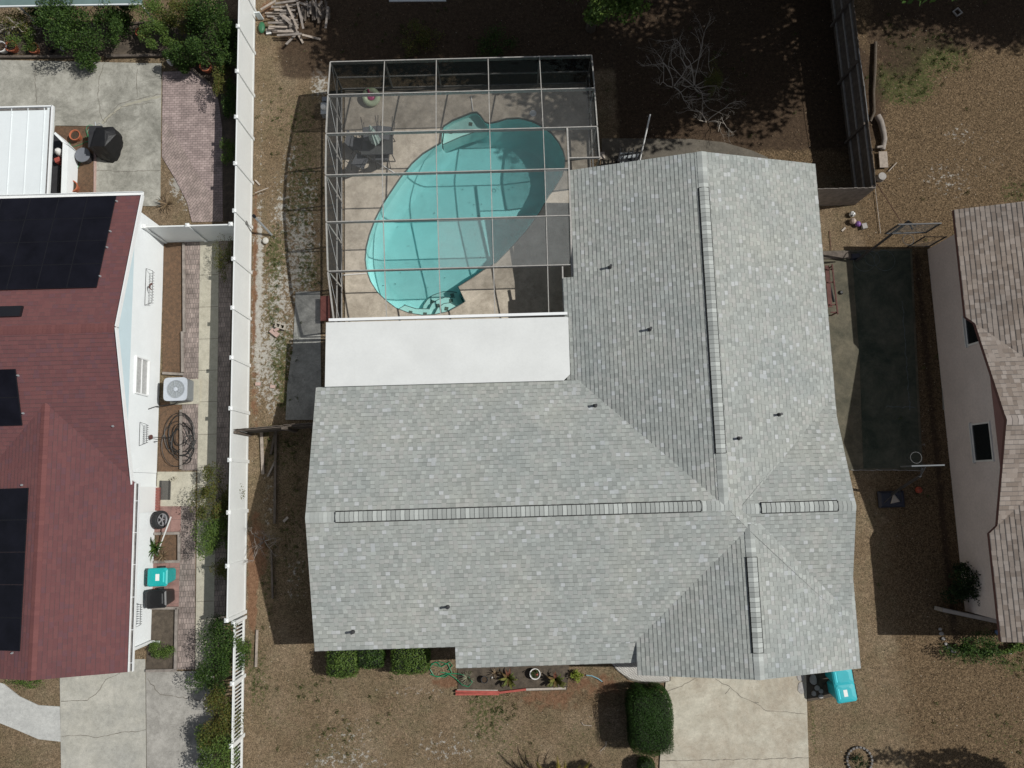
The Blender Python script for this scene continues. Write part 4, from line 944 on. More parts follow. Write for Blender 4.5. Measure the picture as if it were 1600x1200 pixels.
def shrub(label,uv,ru,rv,h,n=2200,size=.09,mat=None,name='shrub',cat='shrub',group=None,clumps=14,zbase=0,seedsq=False,px=40.,stems=True,ell=True):
    n=int(n*1.9); size*=.72; zc=h*.55; c=g(uv[0],uv[1],zc); ru*=1.2; rv*=1.15; rx,ry=ru/ (FPX/(CAM_H-zc)),rv/(FPX/(CAM_H-zc)); rx=max(.12,rx);ry=max(.12,ry)
    r=thing(name,label,cat,(c.x,c.y,0),group)
    cc=RNG.normal(size=(clumps,3)); cc/=np.linalg.norm(cc,axis=1,keepdims=True); clumps=clumps; cc*=RNG.uniform(.3,.95,(clumps,1))
    idx=RNG.integers(0,clumps,n); o=RNG.normal(size=(n,3)); o/=np.linalg.norm(o,axis=1,keepdims=True); o*=RNG.uniform(.1,1,(n,1))**.5*RNG.uniform(.2,.5,(clumps,1))[idx]
    q=(cc[idx]+o); P=np.stack([c.x+q[:,0]*rx,c.y+q[:,1]*ry,np.clip(zc+q[:,2]*h*.5,.05,None)],1)
    leafmesh('foliage',P,norms(n,.5),size,mat or m_lg,r)
    if stems:
        m=MB()
        for k in range(6):
            e=cc[k%clumps]; m.tube([(c.x+random.uniform(-.08,.08),c.y+random.uniform(-.08,.08),0),(c.x+e[0]*rx*.4,c.y+e[1]*ry*.4,h*.3),(c.x+e[0]*rx,c.y+e[1]*ry,max(.2,zc+e[2]*h*.4))],.022,5,.006)
        m.build('stem',m_bark,r)
    return r
# neighbour's back shrubs
shrub('pale thin shrub with bare twigs in the far top left corner',(25,35),34,34,1.3,900,.1,m_ly,group='back bed shrubs')
shrub('light green shrub behind two terracotta pots in top left',(38,62),22,20,1.0,900,.08,m_lb)
shrub('large dark green shrub left of the bare soil gap',(115,45),50,46,2.2,5200,.11,m_lg)
shrub('dark shrub drooping over the timber edge and patio slab',(140,82),24,24,1.3,1600,.09,m_lg)
shrub('rounded green shrub directly left of the bare soil gap',(172,42),26,34,1.7,1900,.1,m_lg)
shrub('bright green shrub right of the bare soil gap',(250,40),36,34,1.9,3000,.1,m_lb)
shrub('big dark green bush in the corner against the white fence',(325,38),48,50,2.6,6000,.11,m_lg)
shrub('green bush overhanging the paver patio beside the white jug',(285,80),34,30,1.7,2800,.1,m_lg)
shrub('yellow green upright bush right of the orange pot',(346,118),15,40,1.5,1700,.08,m_ly)
shrub('small leafy plant beside lower paver patio edge',(356,238),13,26,1.0,900,.08,m_lb)
shrub('shaded thin shrub just below the white fence return',(350,402),16,40,1.2,900,.07,m_ly)
shrub('olive green shrub filling the gap behind the brown clay pots',(75,25),34,24,1.5,2600,.1,m_lg)
shrub('dark green shrub under the teal panel edge right of the largest shrub',(185,15),34,20,1.6,2400,.1,m_lg)
shrub('olive green shrub mass behind the bright green shrub',(285,20),34,26,2.0,3000,.1,m_ly)
shrub('dark green shrub wedged between corner bush and white fence',(350,75),20,34,2.0,2200,.1,m_lg)
shrub('dark low shrub under the white fence side of corner bush',(358,160),12,34,1.0,1400,.09,m_lg)
# shrubs along the walk
shrub('large mixed yellow green bush beside the tyre and walk',(337,775),27,44,1.7,3400,.085,m_ly)
shrub('bright green bush beside walk near the bins',(340,838),26,46,1.6,3200,.085,m_lb)
shrub('thin yellowish bush at end of the solid white fence',(345,888),13,20,1.1,700,.08,m_ly)
shrub('green bush growing through start of the slatted fence',(345,1010),32,44,1.6,3600,.09,m_lg)
shrub('green sprig poking through the slatted fence',(378,1010),12,18,1.2,500,.08,m_lb)
shrub('dark green bush at lower end of the soil bed by driveway',(334,1055),26,34,1.4,2400,.08,m_lg)
shrub('large bush with rusty leaf tips beside grey side driveway',(338,1125),28,42,1.8,3800,.09,m_ly)
shrub('green bush at bottom left beside the slatted fence',(334,1180),30,40,1.8,3600,.09,m_lb)
shrub('low green weeds in soil bed beside the downspout',(251,1017),22,20,.5,900,.07,m_lb,stems=False)
shrub('low green weeds at left of neighbour driveway',(45,1066),30,10,.3,500,.06,m_lb,stems=False)
# main house front hedges: loosely clipped
def hedge(label,px,h,n,size,mat,name='hedge',round_=.0):
    P4=[g(u,v,h*.9) for u,v in px]; c=sum(P4,Vector())/len(P4); r=thing(name,label,'hedge',(c.x,c.y,0))
    x0,x1=min(p.x for p in P4),max(p.x for p in P4); y0,y1=min(p.y for p in P4),max(p.y for p in P4); a,b=(x1-x0)/2,(y1-y0)/2
    ex=round_ or 6
    q=RNG.normal(size=(n,3)); q/=np.linalg.norm(q,axis=1,keepdims=True); 
    s=(np.abs(q)**ex).sum(1)**(1/ex); q/=s[:,None]; q*=RNG.uniform(.88,1.0,(n,1)) ; bump=1+.025*np.sin(q[:,0]*7+q[:,1]*5)+(.012 if round_ else .035)*RNG.normal(size=n)
    q*=bump[:,None]
    P=np.stack([c.x+q[:,0]*a,c.y+q[:,1]*b,np.clip(h/2+q[:,2]*h/2,.03,None)],1)
    nn=q/np.linalg.norm(q,axis=1,keepdims=True)+RNG.normal(size=(n,3))*.5; nn/=np.linalg.norm(nn,axis=1,keepdims=True)
    leafmesh('foliage',P,nn,size,mat,r)
    k=MB(); k.lathe((c.x,c.y,0),[(min(a,b)*.2,0),(min(a,b)*.1,h*.6)],8); k.build('trunk',m_bark,r); 
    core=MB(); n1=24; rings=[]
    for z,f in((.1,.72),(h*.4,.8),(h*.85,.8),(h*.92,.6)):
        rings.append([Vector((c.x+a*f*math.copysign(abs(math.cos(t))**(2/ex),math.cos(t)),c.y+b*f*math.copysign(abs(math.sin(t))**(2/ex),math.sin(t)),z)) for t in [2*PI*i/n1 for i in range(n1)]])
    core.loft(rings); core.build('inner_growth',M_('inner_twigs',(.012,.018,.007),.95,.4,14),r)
    return r
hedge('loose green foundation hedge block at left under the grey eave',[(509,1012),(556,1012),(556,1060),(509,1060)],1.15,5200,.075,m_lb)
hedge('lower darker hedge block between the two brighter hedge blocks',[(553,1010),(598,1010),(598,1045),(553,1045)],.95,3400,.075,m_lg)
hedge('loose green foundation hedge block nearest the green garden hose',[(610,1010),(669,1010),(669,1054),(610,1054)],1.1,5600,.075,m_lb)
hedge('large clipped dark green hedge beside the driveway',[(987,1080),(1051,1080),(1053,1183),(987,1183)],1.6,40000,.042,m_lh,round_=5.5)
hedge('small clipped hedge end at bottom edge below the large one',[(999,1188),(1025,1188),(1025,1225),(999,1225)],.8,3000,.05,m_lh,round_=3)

# trees -------------------------------------------------------------
def tree(label,x,y,h,rx,ry,hz,n,size,mat,clumps=26,lean=(0,0),group=None,name='tree'):
    r=thing(name,label,'tree',(x,y,0),group); m=MB(); cx_,cy_=x+lean[0],y+lean[1]
    m.tube([(x,y,0),(x+lean[0]*.3,y+lean[1]*.3,h*.4),(cx_,cy_,h*.8)],.22,8,.1); m.build('trunk',m_bark,r,smooth=True)
    cc=RNG.normal(size=(clumps,3)); cc/=np.linalg.norm(cc,axis=1,keepdims=True); cc*=RNG.uniform(.3,.85,(clumps,1))
    m=MB()
    for k in range(min(14,clumps)):
        e=cc[k]; m.tube([(x+lean[0]*.5,y+lean[1]*.5,h*.5),(cx_+e[0]*rx*.5,cy_+e[1]*ry*.5,h*.75),(cx_+e[0]*rx,cy_+e[1]*ry,h+e[2]*hz)],.09,6,.02)
    m.build('limb',m_bark,r,smooth=True)
    idx=RNG.integers(0,clumps,n); o=RNG.normal(size=(n,3)); o/=np.linalg.norm(o,axis=1,keepdims=True); o*=RNG.uniform(.1,1,(n,1))**.5*RNG.uniform(.22,.45,(clumps,1))[idx]
    q=cc[idx]+o; P=np.stack([cx_+q[:,0]*rx,cy_+q[:,1]*ry,h+q[:,2]*hz],1); leafmesh('crown',P,norms(n,.3),size,mat,r)
    return r
tp=g(945,-8,5)
tree('green tree crown reaching down at the top edge above the cage',tp.x+.1,tp.y+1.9,4.6,1.9,1.7,1.4,6500,.15,m_lb,26,lean=(-.1,-1.0))
# shade trees standing beyond the top and right edges of the photograph: their shadow darkens the back yards
SH=[(3.2,20.6,9,3.9,3.1),(8.,19.8,9,4,3.4),(12.6,17.2,9.5,3.7,3.2),(17.,17.9,9.5,3.8,3.1),(13.5,22.5,9.5,4.2,3.4),(19,22.6,9.5,4.4,3.5),(24,22.,9.5,4.2,3.2),(29.,21.2,9.5,4.,3.),(5,25.5,9,4.4,3.6),(11,26.5,9,4.4,3.6),(25.5,26.5,9,4.4,3.6)]
for i,(x,y,h,rx,ry) in enumerate(SH):
    by=max(y,22.5+.3*abs(x-10)/5); bx=x+(3.5 if 14<x<18 else 0)
    tree('broad oak standing beyond the back fence outside the photo',bx,by,h,rx,ry,1.9,15000,.28,m_lg,60,lean=(x-bx,y-by),group='oaks beyond the photograph')
tree('small street tree south of the front lawn outside the photo',5.6,-13.5,5.2,1.5,1.1,1.1,3200,.2,m_lg,18,lean=(0,2.9),group='street trees')
tree('street tree by the right neighbour drive outside the photo',21.3,-12.8,6,2.2,.9,1.2,1500,.2,m_lg,9,lean=(-.6,2.7),group='street trees')
# bare deciduous shrubs
def baretree(label,uv,h,spread,n,seed,mat=None,name='bare_tree',cat='tree'):
    rr=random.Random(seed); c=g(*uv); r=thing(name,label,cat,(c.x,c.y,0)); m=MB()
    def br(p,d,L,rad,dep):
        pts=[p]; q=p.copy(); dd=d.copy()
        for k in range(4):
            dd=(dd+Vector((rr.gauss(0,.16),rr.gauss(0,.16),rr.gauss(0,.08)))).normalized(); q=q+dd*L/4
            if q.z<.1: q.z=.1
            pts.append(q.copy())
        m.tube(pts,rad,5,rad*.45)
        if dep>0:
            for k in range(rr.choice((2,3,3))):
                i=rr.choice((2,3,4)); nd=(dd+Vector((rr.gauss(0,.6),rr.gauss(0,.6),rr.gauss(.05,.25)))).normalized(); br(pts[i],nd,L*rr.uniform(.5,.75),rad*.5,dep-1)
    for k in range(n):
        a=2*PI*(k+rr.random()*.7)/n; br(Vector((c.x+.05*math.cos(a),c.y+.05*math.sin(a),.0)),Vector((math.cos(a)*spread,math.sin(a)*spread,1)).normalized(),h,.024,4)
    m.build('branch',mat or m_barkl,r); return r
baretree('leafless pale branched tree in the shaded back yard above the ridge',(1085,135),1.35,.95,7,5)
baretree('smaller leafless tree left of the larger bare tree',(1052,135),1.1,.9,4,11)
baretree('low leafless twiggy shrub beside the cage side of the big bare tree',(1105,190),.8,.9,4,23)
shrub('small yellow green tuft at the foot of the bare tree',(1115,125),14,24,1.7,900,.08,m_ly,stems=False)
baretree('dead twiggy bush between vinyl fence and fallen timber',(412,845),.55,.9,6,31,m_wood,'dead_shrub','shrub')
baretree('bare white twigs rising from the far left back bed',(55,45),.8,.8,5,41,m_barkl,'dead_shrub','shrub')
shrub('dark shrub against the pinkish stucco wall',(1525,912),44,32,1.3,3600,.13,m_ld,clumps=26)
shrub('glossy green plants below the ledge of right house',(1530,1015),36,20,.8,1600,.1,m_lg,stems=False)
shrub('green plants under the eave corner of right house',(1585,1010),26,10,.5,900,.1,m_lb,stems=False)
shrub('shaded yellowish weeds behind the pool cage',(650,58),34,26,.7,900,.1,m_ly,stems=False)
shrub('shaded weeds at the back fence line',(775,70),36,30,.6,900,.1,m_lg,stems=False)

# ---------------------------------------------------------------- pots and plants
def pot(label,uv,r_,h,mat=None,soil=True,group='pots'):
    p=g(uv[0],uv[1],h); r=thing('plant_pot',label,'plant pot',(p.x,p.y,.03),group)
    m=MB(); R_=r_; m.lathe((p.x,p.y,.03),[(R_*.68,0),(R_*.9,h*.8),(R_,h*.8),(R_*1.02,h),(R_*.88,h),(R_*.8,h*.82)],24,cap=False); m.build('pot',mat or m_terra,r,smooth=True)
    m=MB(); m.lathe((p.x,p.y,.03),[(0.001,h*.8),(R_*.82,h*.83)],20,cap=False); m.build('soil',m_soil,r); return r
pot('terracotta pot on mulch left of the covered grill',(117,211),.22,.3)
pot('terracotta pot beside the low white wall near the roof edge',(112,291),.24,.32)
pot('bright orange pot in the corner bed by the white fence',(321,103),.24,.32)
pot('brown clay pot at the top left between white pot and small pot',(17,72),.24,.3)
pot('small clay pot at centre of the top left bed',(52,75),.22,.26)
pot('white round pot cut by the left edge of the photo',(1,73),.24,.3,m_pot)
pot('clay pot in bare soil gap among the back shrubs',(219,50),.2,.26)
pot('black nursery pot in the back bed',(78,76),.13,.22,m_blackpl)
tag(MB().lathe(g(98,76,.1),[(.07,-.08),(.09,.05),(.07,.1)],12).build('white_cup',m_pot),'small white tipped cup in the back bed','cup')
j=thing('water_jug','translucent white plastic jug at the patio slab corner','jug',tuple(g(269,99,0)))
m=MB(); c=g(269,99,0); m.lathe(c,[(.13,.02),(.14,.2),(.11,.3),(.04,.38),(.035,.42)],14); m.build('body',m_pot,j,smooth=True); MB().tube([c+Vector((.1,0,.12)),c+Vector((.19,0,.2)),c+Vector((.1,0,.3))],.018,6).build('handle',m_pot,j)
def rosette(label,uv,R_,n,mat,name='bromeliad',h=.45,wd=.06,group=None,droop=.2,cat='plant'):
    c=g(*uv); r=thing(name,label,cat,(c.x,c.y,0),group); m=MB()
    for k in range(n):
        a=2*PI*k/n+random.uniform(-.3,.3); L=R_*random.uniform(.7,1.1); u=Vector((math.cos(a),math.sin(a),0)); s=Vector((-u.y,u.x,0)); hh_=h*random.uniform(.6,1.2)
        pts=[c+u*(L*t)+Vector((0,0,.05+hh_*math.sin(t*PI*.62)-droop*t*t*hh_)) for t in(0,.25,.5,.75,1)]; wv=[.5,1,.95,.6,.05]
        b=len(m.v)
        for p,w_ in zip(pts,wv): m.v+=[tuple(p-s*wd*w_/2+Vector((0,0,.008))),tuple(p),tuple(p+s*wd*w_/2+Vector((0,0,.008)))]
        for i in range(4):
            for q in(0,1): m.f.append((b+i*3+q,b+i*3+q+1,b+i*3+q+4,b+i*3+q+3)); m.uv.append([(0,0)]*4)
    m.build('leaves',mat,r); return r
rosette('yellow green bromeliad with red centre, left of the ring pot',(795,1058),.4,12,m_brom,wd=.1,group='bromeliads')
rosette('yellow green bromeliad with red centre, right of the ring pot',(868,1060),.4,13,m_brom,wd=.1,group='bromeliads')
c=shrub('bright lime leafed plant under the porch eave',(900,1055),8,10,.4,260,.09,m_lime,stems=False)
rosette('spiky agave in the mulch bed beside the tyre',(246,856),.5,24,m_lg,'agave',.5,.05)
rosette('dry straw coloured spiky plant by the teal bin',(256,868),.32,26,m_dry,'dry_grass_plant',.2,.025)
rosette('tangled pale dry spider plant by the green hose',(731,1058),.32,34,leafmat('straw_leaves',[(.25,.26,.17),(.38,.37,.27)]),'spider_plant',.3,.02)
rosette('dry palm seedling in the gravel behind the vinyl fence return',(262,320),.45,18,m_dry,'palm_seedling',.2,.04)
pt=pot('round pot with pale rim and red flower between the bromeliads',(836,1053),.2,.22,m_pot)
shrub('small green plant with red bloom inside the pale ring pot',(836,1052),6,6,.5,120,.07,m_lg,stems=False,name='potted_plant',cat='plant')
MBt=MB().ball(g(839,1054,.5),.035); tag(MBt.build('red_flower',m_red),'single red bloom above the ring pot','flower')
pot('dark brown pot in the front bed right of the hose',(757,1062),.13,.2,m_darkmetal)
tag(MB().ball(g(768.5,1058.5,.05),.035,sc=(1,1,.8)).build('white_stone',m_pot),'small white stone beside the dark brown pot','stone')
rosette('low strappy plant between dark pot and bromeliad',(775,1050),.28,10,m_dry,'dry_plant',.2,.03)
# palm at the bottom edge
pm=thing('palm','yellowing palm fronds at the bottom edge left of the hedge','palm',tuple(g(878,1228,0))); m=MB(); c=g(878,1228,0)
for k,(u,v) in enumerate([(838,1182),(857,1190),(868,1172),(880,1180),(902,1186),(918,1178),(850,1205),(930,1200),(895,1210),(872,1195)]):
    e=g(u,v,.9); pts=[c+(e-c)*t+Vector((0,0,.9*math.sin(t*PI*.7)-.0)) for t in(0,.3,.6,.85,1)]
    m.tube(pts,.015,4,.004)
    for i in range(26):
        t=.3+.7*i/26; p=c+(e-c)*t+Vector((0,0,.9*math.sin(t*PI*.7))); d=(e-c).normalized(); s=Vector((-d.y,d.x,0))
        for sg in(-1,1):
            q=p+s*sg*.26*(1.15-t)+d*.2+Vector((0,0,-.05)); n_=d*.026; m.poly([p-n_,p+n_,q])
m.build('frond',leafmat('palm_fronds',[(.20,.19,.035),(.40,.30,.05),(.09,.12,.03)]),pm); MB().lathe(c,[(.12,0),(.1,.35),(.04,.5)],10).build('trunk',m_bark,pm)

# ---------------------------------------------------------------- wheelie bins
def make_bin(label,mat,name='wheelie_bin',sticker=True):
    r=thing(name,label,'wheelie bin',(0,0,0),None); m=MB()
    def rr(sx,sy,z,x0=0,ch=.05): return [Vector((x0+a*(sx/2-(ch if k%2 else 0)),b*(sy/2-(0 if k%2 else ch)),z)) for k,(a,b) in enumerate([(1,1),(1,1),(-1,1),(-1,1),(-1,-1),(-1,-1),(1,-1),(1,-1)])]
    def ring(sx,sy,z,x0=0,ch=.06):
        X,Y=sx/2,sy/2; return [Vector((x0+a,b,z)) for a,b in((X,Y-ch),(X-ch,Y),(-X+ch,Y),(-X,Y-ch),(-X,-Y+ch),(-X+ch,-Y),(X-ch,-Y),(X,-Y+ch))]
    m.loft([ring(.46,.46,.04,.02),ring(.5,.48,.10,.02),ring(.66,.6,.92,.0),ring(.70,.64,.95,.0),ring(.70,.64,.99,0)]); m.build('body',mat,r,w=False,bevel=.008)
    m=MB(); m.loft([ring(.74,.66,.995,.0),ring(.75,.67,1.03,.0),ring(.66,.6,1.07,-.01,.08),ring(.4,.4,1.085,-.01,.08)]); lid=m.build('lid',mat,r,w=False,bevel=.006)
    m=MB(); m.box((.24,0,1.066),(.055,.36,.03)); m.build('lid_grip',M_(mat.name+'_light',tuple(min(1,c*1.5+.06) for c in mat.node_tree.nodes['Color Ramp'].color_ramp.elements[1].color[:3]),.35,.05),lid,w=False,bevel=.008)
    m=MB(); m.box((-.06,0,1.086),(.012,.52,.006)); m.build('lid_crease',m_darkmetal,lid,w=False) if False else None
    m=MB(); m.tube([(-.42,-.24,.97),(-.42,.24,.97)],.014,8)
    for y in(-.24,-.08,.08,.24): m.box((-.385,y,.97),(.07,.03,.05))
    m.build('handle',m_blackpl if mat is not m_blackpl else m_darkmetal,r,w=False)
    for y in(-.29,.29):
        m=MB(); m.lathe((-.24,y,.13),[(.125,-.03),(.125,.03)],18,M=Matrix.Rotation(PI/2,3,'X')); m.build('wheel',m_rubber,r,w=False)
    if sticker: m=MB(); m.box((.02,0,1.0855),(.14,.24,.004),0); m.build('label_sticker',m_label,lid,w=False)
    return r
ctr=g(246,902,1.07); b1_=make_bin('teal wheelie bin with white label against white wall beside agave',m_teal); b1_.location=(ctr.x,ctr.y,.035); b1_['group']='wheelie bins'
b2_=make_bin('black wheelie bin beside the teal bin against the white wall',m_blackpl,sticker=False); ctr=g(244,936,1.07); b2_.location=(ctr.x,ctr.y,.035); b2_.rotation_euler=(0,0,.05); b2_['group']='wheelie bins'
b3_=make_bin('teal wheelie bin with white label, nearest the lawn by driveway',m_teal2); ctr=g(1322,1083,1.07); b3_.location=(ctr.x,ctr.y,0); b3_.rotation_euler=(0,0,PI+.12); b3_['group']='wheelie bins'
ctr=g(1317,1057,1.07); b4_=dup(b3_,(ctr.x,ctr.y,0),PI+.1,'teal wheelie bin half under the grey garage eave','wheelie bins')
for o in [o for o in bpy.data.objects if o.name.startswith('label_sticker') and o.parent.parent is b4_]: bpy.data.objects.remove(o)
# stepping stones and slab between driveway and bins
for i,(u,v,a,b,lab) in enumerate([(1252,1075,.28,.5,'tall rounded grey stone slab at the driveway edge'),(1251,1058,.3,.3,'grey stone slab half under the eave by driveway'),(1271,1062,.28,.42,'flat grey slab between driveway and teal bins'),(1277,1075,.2,.2,'small pale stone, topmost of four in dark soil by bins'),(1283,1080,.18,.18,'small pale stone, rightmost of four in dark soil by bins'),(1272,1084,.18,.2,'small pale stone, leftmost of four in dark soil by bins'),(1283,1088,.22,.16,'lowest flat stone in dark soil by bins')]):
    p=g(u,v,.06); m=MB(); n=9; ringp=[Vector((p.x+a/2*math.cos(2*PI*k/n)*random.uniform(.85,1.1),p.y+b/2*math.sin(2*PI*k/n)*random.uniform(.85,1.1),0)) for k in range(n)]
    m.loft([ringp,[q+Vector((0,0,.07)) for q in ringp]]); tag(m.build('stepping_stone',m_stone,bevel=.012),lab,'stone','stones by the teal bins')
struct(MB().prism([g(u,v) for u,v in [(1258,1040),(1300,1040),(1305,1088),(1262,1096)]],-.05,.015).build('soil_patch',m_bed))

# ---------------------------------------------------------------- AC unit
a=g(274,608,.8); ac=thing('air_conditioner','grey outdoor air conditioner with round top fan beside white wall','air conditioner',(a.x,a.y,0))
pd=MB().box((a.x+.08,a.y-.02,.05),(1.15,.98,.1)).build('pad',m_walk,ac)
def rring(x,y,hx,hy,ch,z):
    o=[]
    for sx,sy,a0 in((1,1,0),(-1,1,PI/2),(-1,-1,PI),(1,-1,3*PI/2)):
        for k in range(5): t=a0+k*PI/8; o.append(Vector((x+sx*(hx-ch)+ch*math.cos(t),y+sy*(hy-ch)+ch*math.sin(t),z)))
    return o
m=MB(); m.loft([rring(a.x,a.y,.42,.42,.08,.12),rring(a.x,a.y,.42,.42,.08,.76)]); m.build('casing',m_metal,ac)
m=MB()
for k in range(14): m.loft([rring(a.x,a.y,.427,.427,.08,.16+k*.042),rring(a.x,a.y,.427,.427,.08,.175+k*.042)],cap=False)
m.build('louvre',M_('louvre_grey',(.2,.22,.24),.5,.1),ac)
m_acw=M_('ac_top_grey',(.48,.51,.55),.45,.05,3); m=MB(); c0=Vector((a.x,a.y,.80)); AA=[2*PI*k/48 for k in range(48)]
def sq(t,h,e=7): cs,sn=math.cos(t),math.sin(t); q=(abs(cs)**e+abs(sn)**e)**(1/e); return (h*cs/q,h*sn/q)
R1=[Vector((a.x+sq(t,.45)[0],a.y+sq(t,.45)[1],.765)) for t in AA]; R2=[c0+Vector((math.cos(t)*.345,math.sin(t)*.345,0)) for t in AA]
R3=[p+Vector((0,0,.045)) for p in R1]
m.loft([R1,R3,R2,[p-Vector((0,0,.1)) for p in R2]],cap=False); m.build('top_cover',m_acw,ac)
m=MB(); m.lathe((a.x,a.y,.6),[(.33,0),(.33,.02)],24); m.build('fan_well',m_darkmetal,ac)
m=MB()
for k in range(5):
    t=2*PI*k/5; u=Vector((math.cos(t),math.sin(t),0)); s=Vector((-u.y,u.x,0)); m.poly([c0+u*.06-Vector((0,0,.1)),c0+u*.3-s*.1-Vector((0,0,.12)),c0+u*.31+s*.09-Vector((0,0,.07)),c0+u*.1+s*.06-Vector((0,0,.08))])
m.build('fan_blade',M_('fan_grey',(.16,.18,.20),.4,.1),ac)
m=MB(); m.lathe(c0+Vector((0,0,-.02)),[(.075,-.03),(.08,.02),(.05,.03)],16)
for k in range(8): t=2*PI*k/8+.2; m.bar(c0+Vector((math.cos(t)*.07,math.sin(t)*.07,.005)),c0+Vector((math.cos(t)*.335,math.sin(t)*.335,.005)),.009)
for rad in(.16,.25,.325): m.torus(c0,rad,.0035,30,5)
m.build('fan_guard',m_acw,ac)
MB().tube([(WX+.02,a.y-.75,.9),(WX+.03,a.y-.6,.35),(a.x-.3,a.y-.5,.15),(a.x-.1,a.y-.4,.3)],.018,6).build('refrigerant_line',m_blackpl,ac)

# ---------------------------------------------------------------- tyre, pole, mat, block, hoses
p=g(251,812,.33); wh=thing('spare_wheel','car tyre on silver five spoke rim leaning against white wall','wheel',(p.x,p.y,0)); Q=Matrix.Rotation(R(90-22),3,'Y'); cw=Vector((p.x,p.y,.345))
m=MB(); prof=[(.21,-.1),(.3,-.115),(.335,-.09),(.345,-.04),(.345,.04),(.335,.09),(.3,.115),(.225,.1)]; m.lathe(cw,prof,40,M=Q,cap=False); m.build('tyre',m_rubber,wh,smooth=True)
m=MB(); m.lathe(cw,[(.21,-.1),(.2,.0),(.215,.085),(.235,.105),(.222,.11),(.2,.07)],36,M=Q,cap=False); rm=m.build('rim',m_rim,wh,smooth=True)
m=MB(); m.lathe(cw,[(.2,-.02),(.001,-.02)],24,M=Q,cap=False); m.build('brake_side',m_black,wh)
m=MB()
for k in range(5):
    t=2*PI*k/5; u=Q@Vector((math.cos(t),math.sin(t),0)); zax=Q@Vector((0,0,1))
    for off in(-.12,.12):
        u2=Q@Vector((math.cos(t+off),math.sin(t+off),0)); m.bar(cw+u*.04+zax*.07,cw+u2*.212+zax*.075,.035,.03,up=zax)
m.lathe(cw,[(.055,.04),(.055,.085),(.03,.09)],16,M=Q); m.build('spoke',m_rim,rm)
a=g(246,868,.0); b=g(268,808,.9)
tag(MB().tube([g(245,867,.05),g(267,808,.8)],.02,8,.03).build('white_pole',m_pot),'white pole leaning by the spare wheel over the agave','pole')
dm=thing('door_mat','dark door mat with lattice ends on the concrete door slab','mat',tuple(g(257,766,0)))
P4=[g(u,v,.06) for u,v in((249,751),(267,751),(266,781),(248,781))]; MB().prism(P4,.046,.058).build('mat',M_('mat_grey',(.10,.095,.085),.95,.2,20),dm)
m=MB()
for k in range(13):
    for e0,e1 in((0,3),(1,2)):
        q=P4[e0].lerp(P4[e1],(k+.5)/13); q=q+Vector((.055 if e0==0 else -.055,0,0)); m.torus((q.x,q.y,.062),.028,.007,8,4)
m.build('lattice_edge',m_blackpl,dm)
def cinder(label,uv,rz,mat=None,z=0,sc=1):
    c=g(uv[0],uv[1],.2*sc); r=thing('cinder_block',label,'concrete block',(c.x,c.y,z),None); Q=Matrix.Rotation(rz,3,'Z')
    m=MB(); L,W,H_=.4*sc,.2*sc,.19*sc; o=[Vector((x,y,0)) for x,y in((-L/2,-W/2),(L/2,-W/2),(L/2,W/2),(-L/2,W/2))]; 
    for bx_,sx in((0,L),): 
        m.box((c.x,c.y,z+.02),(0.001,.001,.001))
    w_=.035*sc
    for yy in(-W/2+w_/2,W/2-w_/2): m.box(Vector((c.x,c.y,z+H_/2))+Q@Vector((0,yy,0)),(L,w_,H_),M=Q)
    for xx in(-L/2+w_/2,0,L/2-w_/2): m.box(Vector((c.x,c.y,z+H_/2))+Q@Vector((xx,0,0)),(w_,W-2*w_,H_-.002),M=Q)
    m.build('block',mat or m_block,r); return r
cinder('two hole cinder block lying in grass west of the cage',(437,509),R(-18),None)
tag(MB().box(g(429,520,.06)+Vector((0,0,0)),(.38,.2,.12),R(-40)).build('paver_brick',m_pbrick,bevel=.008),'pink paver brick pile piece beside the cinder block','brick','pavers by the cinder block')
tag(MB().box(g(432,515,.14)+Vector((0,0,0)),(.2,.11,.06),R(30)).build('paver_brick',m_pbrick,bevel=.008),'small pink brick on top beside the cinder block','brick','pavers by the cinder block')
for u,v,l in((403,600,'flat pink brick near the vinyl fence, left one'),(426,604,'flat pink brick in grass, right one above wooden gate')): tag(MB().box(g(u,v,.04),(.2,.13,.05),random.uniform(-.3,.3)).build('paver_brick',m_pbrick,bevel=.006),l,'brick','loose bricks above the gate')
cinder('small square block at top edge of the coiled hose slab',(270,748),R(30),m_walk,.045,.55)
def hose(label,uv,ru,rv,n,mat,rad=.014,seed=1,name='garden_hose',z=.05,tail=None,h=.12):
    rr=random.Random(seed); c=g(*uv); pts=[]; N_=n*22
    for i in range(N_):
        t=2*PI*i/22; w_=int(i/22); f=.72+.28*math.sin(w_*2.1+seed)+.06*math.sin(i*.13)
        pts.append(Vector((c.x+ru/40*f*math.cos(t)+.12*math.sin(w_*1.7+i*.03),c.y+rv/40*f*math.sin(t)+.2*math.sin(w_*1.1+1+i*.02),z+h*abs(math.sin(i*.21+w_))*.5)))
    if tail: pts+= [g(u,v,z) for u,v in tail]
    return tag(MB().tube(pts,rad,6).build(name,mat,smooth=True),label,'hose')
hose('tangled coils of black hose hanging off the white wall bed',(284,685),24,36,9,m_hosek,.014,3,h=.25)
hose('single loop of black hose lying on the walk pavers',(290,722),18,20,1,m_hosek,.016,5,tail=[(262,700),(258,680)])
tag(MB().tube([g(u,v,.05) for u,v in((688,1040),(682,1034),(676,1037),(671,1044),(678,1056),(695,1058),(706,1051),(700,1038),(688,1034),(672,1037),(690,1042),(703,1034),(707,1040),(700,1047))],.016,6).build('green_hose',m_hoseg,smooth=True),'bright green hose looped under the grey eave by hedge','hose')
